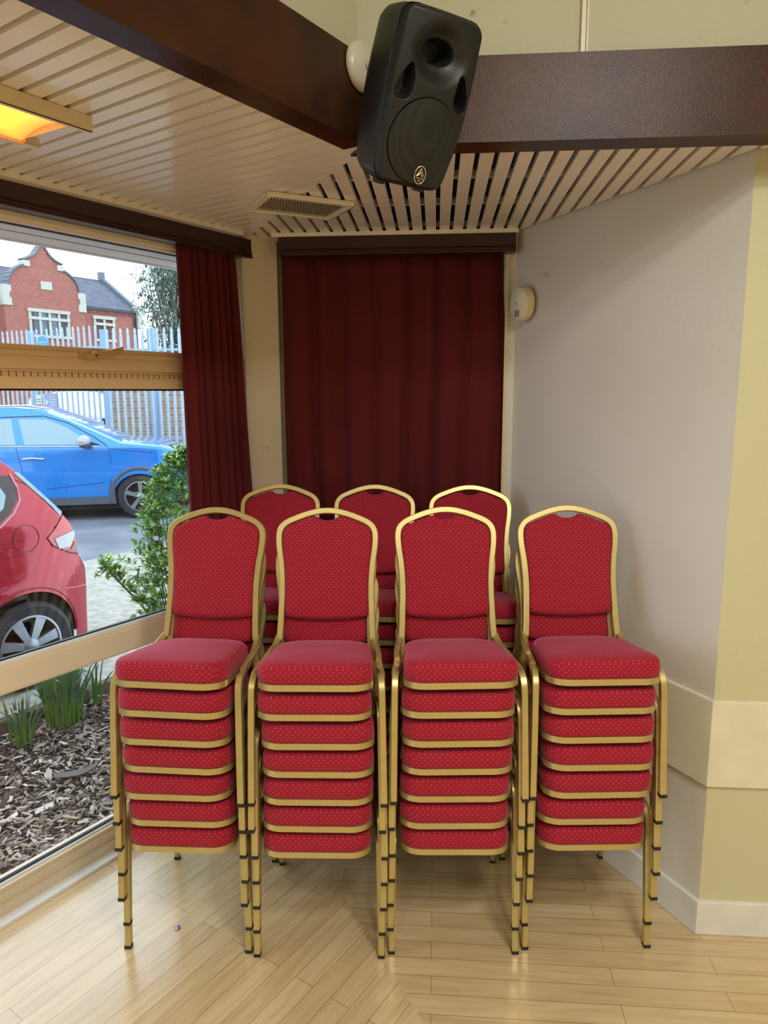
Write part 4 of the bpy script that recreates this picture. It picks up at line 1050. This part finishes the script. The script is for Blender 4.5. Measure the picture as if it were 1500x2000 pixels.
palisade('palisade_fence', Af, (-3.2, 13.62, 0), .150, .56, 3.13, 'pale blue steel palisade fence run on the right by brick wall', [.0, .98, 2.9])
palisade('palisade_fence', (-14.0, 17.15, 0), (-6.56, 13.89, 0), .158, .56, 3.20, 'pale blue steel palisade fence run on the left carrying signs', [1.5, 4.1, 5.95])
# signs hung on the fence
def onfence(t): a = Vector((-14.0, 17.15, 0)); b = Vector((-6.56, 13.89, 0)); return a.lerp(b, t)
fd = (Vector((-6.56, 13.89, 0))-Vector((-14.0, 17.15, 0))).normalized(); fnr = Vector((fd.y, -fd.x, 0))
fang = math.atan2(fd.y, fd.x)
def sign(name, c, w_, h_, m, lab, shape='rect'):
    r = empty(name, c, fang, label=lab, cat='sign'); mb = MB()
    if shape == 'rect': mb.box((-w_/2, -.004, -h_/2), (w_/2, .004, h_/2))
    else:
        pts = [(w_/2*math.cos(PI*i/20), h_*math.sin(PI*i/20)-h_/2) for i in range(21)]; n = len(pts)
        mb.add([(x, -.004, z) for x, z in pts]+[(x, .004, z) for x, z in pts], [tuple(range(n)), tuple(range(2*n-1, n-1, -1))]+[(i, i+1, n+i+1, n+i) for i in range(n-1)])
    part(mb, 'panel', m, r, smooth=False); return r
M_ink = mat('sign_ink_white', lin(225, 235, 250), .6); M_inkr = mat('sign_ink_red', lin(200, 50, 70), .6); M_inkg = mat('sign_ink_grey', lin(110, 130, 140), .6)
def rows(r, ws, x0, z0, dz, hh, m, rn):
    for i, w_ in enumerate(ws):
        mb = MB(); x = x0
        while x < x0+w_: l = rn.uniform(.02, .05); mb.box((x, -.0065, z0-i*dz-hh/2), (min(x+l, x0+w_), -.004, z0-i*dz+hh/2)); x += l+.012
        part(mb, 'text_line', m, r, smooth=False)
rn = random.Random(9)
def fence_pt(px_x, z):  # point on the left fence run at world x
    t = (px_x+14.0)/7.44; p = onfence(t)+fnr*.07; p.z = z; return p
s1 = sign('round_top_sign', fence_pt(-8.08, 2.93), .36, .24, mat('sign_blue', lin(70, 180, 220), .5), 'sky blue semicircular sign high on the palisade fence', 'arc')
rows(s1, [.26, .22], -.13, -.01, .06, .018, M_ink, rn)
s2 = sign('notice_board', fence_pt(-7.98, 1.66), .40, .44, mat('sign_lilac', lin(166, 176, 226), .5), 'lilac notice with white lettering on the palisade fence')
rows(s2, [.16, .18, .2, .17, .2, .14], -.03, .15, .055, .022, M_ink, rn)
mb = MB(); mb.lathe([(.001, .003), (.045, .003), (.045, 0)], 24, Matrix.Translation((-.12, -.005, .04)) @ Matrix.Rotation(PI/2, 4, 'X')); part(mb, 'roundel', M_ink, s2)
s3 = sign('warning_notice', fence_pt(-8.32, 1.66), .19, .36, mat('sign_white', lin(230, 236, 240), .5), 'small white notice with red lettering beside lilac notice')
rows(s3, [.13, .15], -.07, .10, .05, .02, M_inkg, rn); rows(s3, [.14, .15, .13], -.07, -.02, .05, .028, M_inkr, rn)

# ---- brick wall behind fence, school building
def uvbox(o):
    me = o.data; L_ = me.uv_layers.new(name='UVMap') if 'UVMap' not in me.uv_layers else me.uv_layers['UVMap']
    for p in me.polygons:
        for li in p.loop_indices:
            c = me.vertices[me.loops[li].vertex_index].co
            s_, n_ = c.dot(LD), c.dot(LN)
            nn = p.normal; k = abs(nn.dot(LN)) > abs(nn.dot(LD))
            L_.data[li].uv = ((s_ if k else n_), c.z)
M_yb = brick_mat('tan_brick', lin(206, 170, 140), lin(176, 140, 116), lin(214, 206, 196), .225, .075)
M_rb = brick_mat('red_brick', lin(206, 108, 96), lin(178, 84, 78), lin(214, 170, 160), .16, .055, ms=.008)
mb = MB(); mb.box((-7.6, 16.1, .4), (-2.0, 16.32, 2.05)); o = mb.build('brick_wall', M_yb, smooth=False, uv=True); tag(o, 'low tan brick wall behind the right palisade fence', 'wall')
BO = Vector((-15.359, 27.913, 0)); TB = T_L.copy(); TB = Matrix.Translation(BO) @ T_L    # local (u, depth, z)
bd = empty('brick_school_building', BO, label='red brick school building with curved Dutch gable and slate roof', cat='building')
TBI = T_L
M_stone = mat('pale_stone', lin(236, 238, 226), .7, var=.06); M_slate = brick_mat('slate_roof', lin(128, 132, 150), lin(104, 108, 128), lin(84, 88, 104), .25, .13, ms=.008)
M_cop = mat('grey_coping', lin(120, 134, 146), .6); M_pane = mat('school_pane', lin(120, 146, 176), .1, spec=1, metal=.3)
def bpart(mb, name, m, parent=bd, brick=False, **kw):
    kw.setdefault('smooth', False); o = part(mb, name, m, parent, **kw)
    if brick: uvbox(o)
    return o
def zprism(mb, poly, y0, y1, T=TBI, mi=0):   # polygon in (u,z), extruded in depth
    n = len(poly); mb.add([(u, y0, z) for u, z in poly]+[(u, y1, z) for u, z in poly], [tuple(range(n)), tuple(range(2*n-1, n-1, -1))]+[(i, (i+1) % n, n+(i+1) % n, n+i) for i in range(n)], mi, T)
g_r = [(1.70, .4), (1.70, 5.92), (1.44, 5.93), (1.43, 6.08), (1.39, 6.22), (1.31, 6.385), (1.20, 6.50), (1.08, 6.60), (.94, 6.68), (.80, 6.74), (.79, 6.96), (.60, 7.02), (.44, 7.10), (.30, 7.21), (.20, 7.34), (.12, 7.46), (.06, 7.54)]
gable = g_r+[(-x, z) for x, z in g_r[::-1]]
mb = MB(); zprism(mb, [(x*.985, z) for x, z in gable], -.02, .30); bpart(mb, 'gable_wall', M_rb, brick=True)
mb = MB()
for sg in (1, -1):
    cp = [(sg*x, z) for x, z in g_r[2:10]]; cp2 = [(sg*x, z) for x, z in g_r[10:]]
    for c_ in (cp, cp2):
        for (a, za), (b_, zb_) in zip(c_, c_[1:]): zprism(mb, [(a, za-.01), (b_, zb_-.01), (b_, zb_+.055), (a+.03*sg, za+.045)], -.08, .34)
mb2 = mb; bpart(mb2, 'gable_coping', M_cop)
mb = MB()
for sg in (1, -1):
    for poly in ([(1.39, 5.20), (1.72, 5.20), (1.72, 5.95), (1.39, 5.95), (1.39, 5.72), (1.46, 5.68), (1.46, 5.50), (1.39, 5.46)], [(.57, 6.72), (.82, 6.72), (.82, 6.93), (.57, 6.93)]):
        q = [(sg*x, z) for x, z in poly]; zprism(mb, q, -.08, .34)
bpart(mb, 'stone_blocks', M_stone)
mb = MB(); zprism(mb, [(-.17, 5.93), (.29, 5.93), (.29, 6.23), (-.17, 6.23)], -.05, .1); bpart(mb, 'stone_plaque', M_stone)
mb = MB(); mb.box((-7.0, .28, .4), (4.40, .6, 5.44), TBI); mb.box((4.2, .28, .4), (4.45, 5.0, 5.5), TBI); bpart(mb, 'main_wall', M_rb, brick=True)
mb = MB(); mb.box((-7, .16, 5.40), (-1.7, .34, 5.50), TBI); mb.box((1.7, .16, 5.40), (4.42, .34, 5.50), TBI); bpart(mb, 'gutter', mat('dark_gutter', lin(50, 60, 84), .5))
mb = MB(); 
for i in range(60):
    u = 1.8+i*.10
    if u < 4.3: mb.box((u, .22, 5.26), (u+.05, .30, 5.36), TBI)
bpart(mb, 'dentil_course', M_rb, brick=True)
mb = MB(); mb.add([(-7, .14, 5.44), (4.42, .14, 5.44), (4.42, 2.7, 7.02), (-7, 2.7, 7.02), (-7, 5.2, 5.44), (4.42, 5.2, 5.44)], [(0, 1, 2, 3), (3, 2, 5, 4)], 0, TBI)
ro = bpart(mb, 'slate_roof', M_slate, recalc=False); L_ = ro.data.uv_layers.new(name='UVMap')
for p in ro.data.polygons:
    for li in p.loop_indices:
        c = ro.data.vertices[ro.data.loops[li].vertex_index].co; L_.data[li].uv = (c.dot(LD), c.z*1.9)
ro.modifiers.new('s', 'SOLIDIFY').thickness = .06
mb = MB(); mb.add([(0, .14, 6.7), (-1.3, .3, 5.6), (1.3, .3, 5.6), (0, 3, 6.9)], [(0, 1, 3), (0, 3, 2)], 0, TBI)
mb = MB()
mb.add([(4.38, .10, 5.55), (4.56, .10, 5.55), (4.56, 2.7, 7.22), (4.38, 2.7, 7.22), (4.38, .10, 5.35), (4.56, .10, 5.35), (4.56, 2.7, 6.95), (4.38, 2.7, 6.95)], [(0, 1, 2, 3), (0, 3, 7, 4), (1, 5, 6, 2), (4, 5, 1, 0), (3, 2, 6, 7)], 0, TBI)
mb.box((4.36, 2.6, 6.9), (4.58, 2.85, 7.42), TBI); mb.box((-.95, 2.6, 6.9), (-.75, 2.85, 7.42), TBI); mb.box((-7, 2.66, 6.98), (4.4, 2.74, 7.06), TBI)
bpart(mb, 'roof_coping', M_cop)
mb = MB(); mb.box((4.34, .04, 4.75), (4.60, .34, 5.62), TBI); mb.box((4.30, 0, 5.62), (4.64, .38, 5.72), TBI); bpart(mb, 'kneeler_stone', M_stone)
def bwindow(u0, u1, z0, z1, n_, y0, tz):
    f = MB(); t = .10
    zz = [(u0-.08, z1-.13, u1+.08, z1), (u0-.08, z0-.05, u1+.08, z0+.05), (u0-.06, tz-.05, u1+.06, tz+.06)]
    for a, b_, c, d in zz: f.box((a, y0-.06, b_), (c, y0+.05, d), TBI)
    w_ = (u1-u0)/n_
    for i in range(n_+1): f.box((u0+i*w_-.045, y0-.04, z0), (u0+i*w_+.045, y0+.05, z1-.1), TBI)
    fo = bpart(f, 'window_surround', M_stone)
    for i in range(n_):
        for a, b_ in ((z0+.05, tz-.05), (tz+.06, z1-.13)):
            p_ = MB(); p_.box((u0+i*w_+.045, y0+.02, a), (u0+(i+1)*w_-.045, y0+.03, b_), TBI); bpart(p_, 'pane', M_pane, fo)
bwindow(-.72, .88, 4.12, 5.17, 4, -.04, 4.80); bwindow(2.28, 3.20, 4.15, 5.16, 2, .26, 4.82)
mb = MB(); mb.tube([(4.32, .22, .5), (4.32, .22, 5.4)], .05, T=TBI); bpart(mb, 'drain_pipe', mat('dark_gutter'))

# ---- evergreen tree
def tree(name, x, y, z0, zc_, rx, rz, N, lab, seed, trunk_r=.16):
    rn = random.Random(seed); root = empty(name, (x, y, z0), label=lab, cat='tree'); mb = MB()
    ms = [mat('needle_grey_green', lin(150, 176, 160), .6), mat('needle_deep_green', lin(112, 138, 126), .6), mat('needle_light', lin(186, 206, 188), .6)]
    cl = []
    for i in range(N//22):
        a = rn.uniform(0, 6.28); u = rn.uniform(-1, 1); r_ = rn.uniform(.2, 1)*math.sqrt(max(0, 1-u*u*.8)); cl.append(Vector((math.cos(a)*r_*rx, math.sin(a)*r_*rx, zc_-z0+u*rz)))
    for c in cl:
        for k in range(22):
            p = c+Vector((rn.gauss(0, .17), rn.gauss(0, .17), rn.gauss(0, .13)-.05)); d = Vector((rn.uniform(-1, 1), rn.uniform(-1, 1), rn.uniform(-1.2, .2)))
            leaf(mb, p, d, Vector((0, 0, 1)), rn.uniform(.09, .2), rn.uniform(.03, .07), rn.choice([0, 0, 1, 1, 2]), .3)
    part(mb, 'foliage', ms, root, recalc=False); mb = MB()
    mb.tube([(0, 0, 0), (.05, 0, 2.5), (0, .1, 4.5), (.1, 0, zc_-z0+rz*.7)], [trunk_r, trunk_r*.8, trunk_r*.6, .04])
    for c in cl[::5]: mb.tube([Vector((0, 0, max(1.5, c.z-.9))), c*.6+Vector((0, 0, .1)), c], [.05, .03, .012], seg=5)
    part(mb, 'trunk', mat('bark_brown', lin(150, 138, 122), .9), root)
tree('evergreen_tree', -8.75, 24.9, .5, 6.0, 1.45, 3.4, 21000, 'tall grey green evergreen tree right of the brick school', 8)
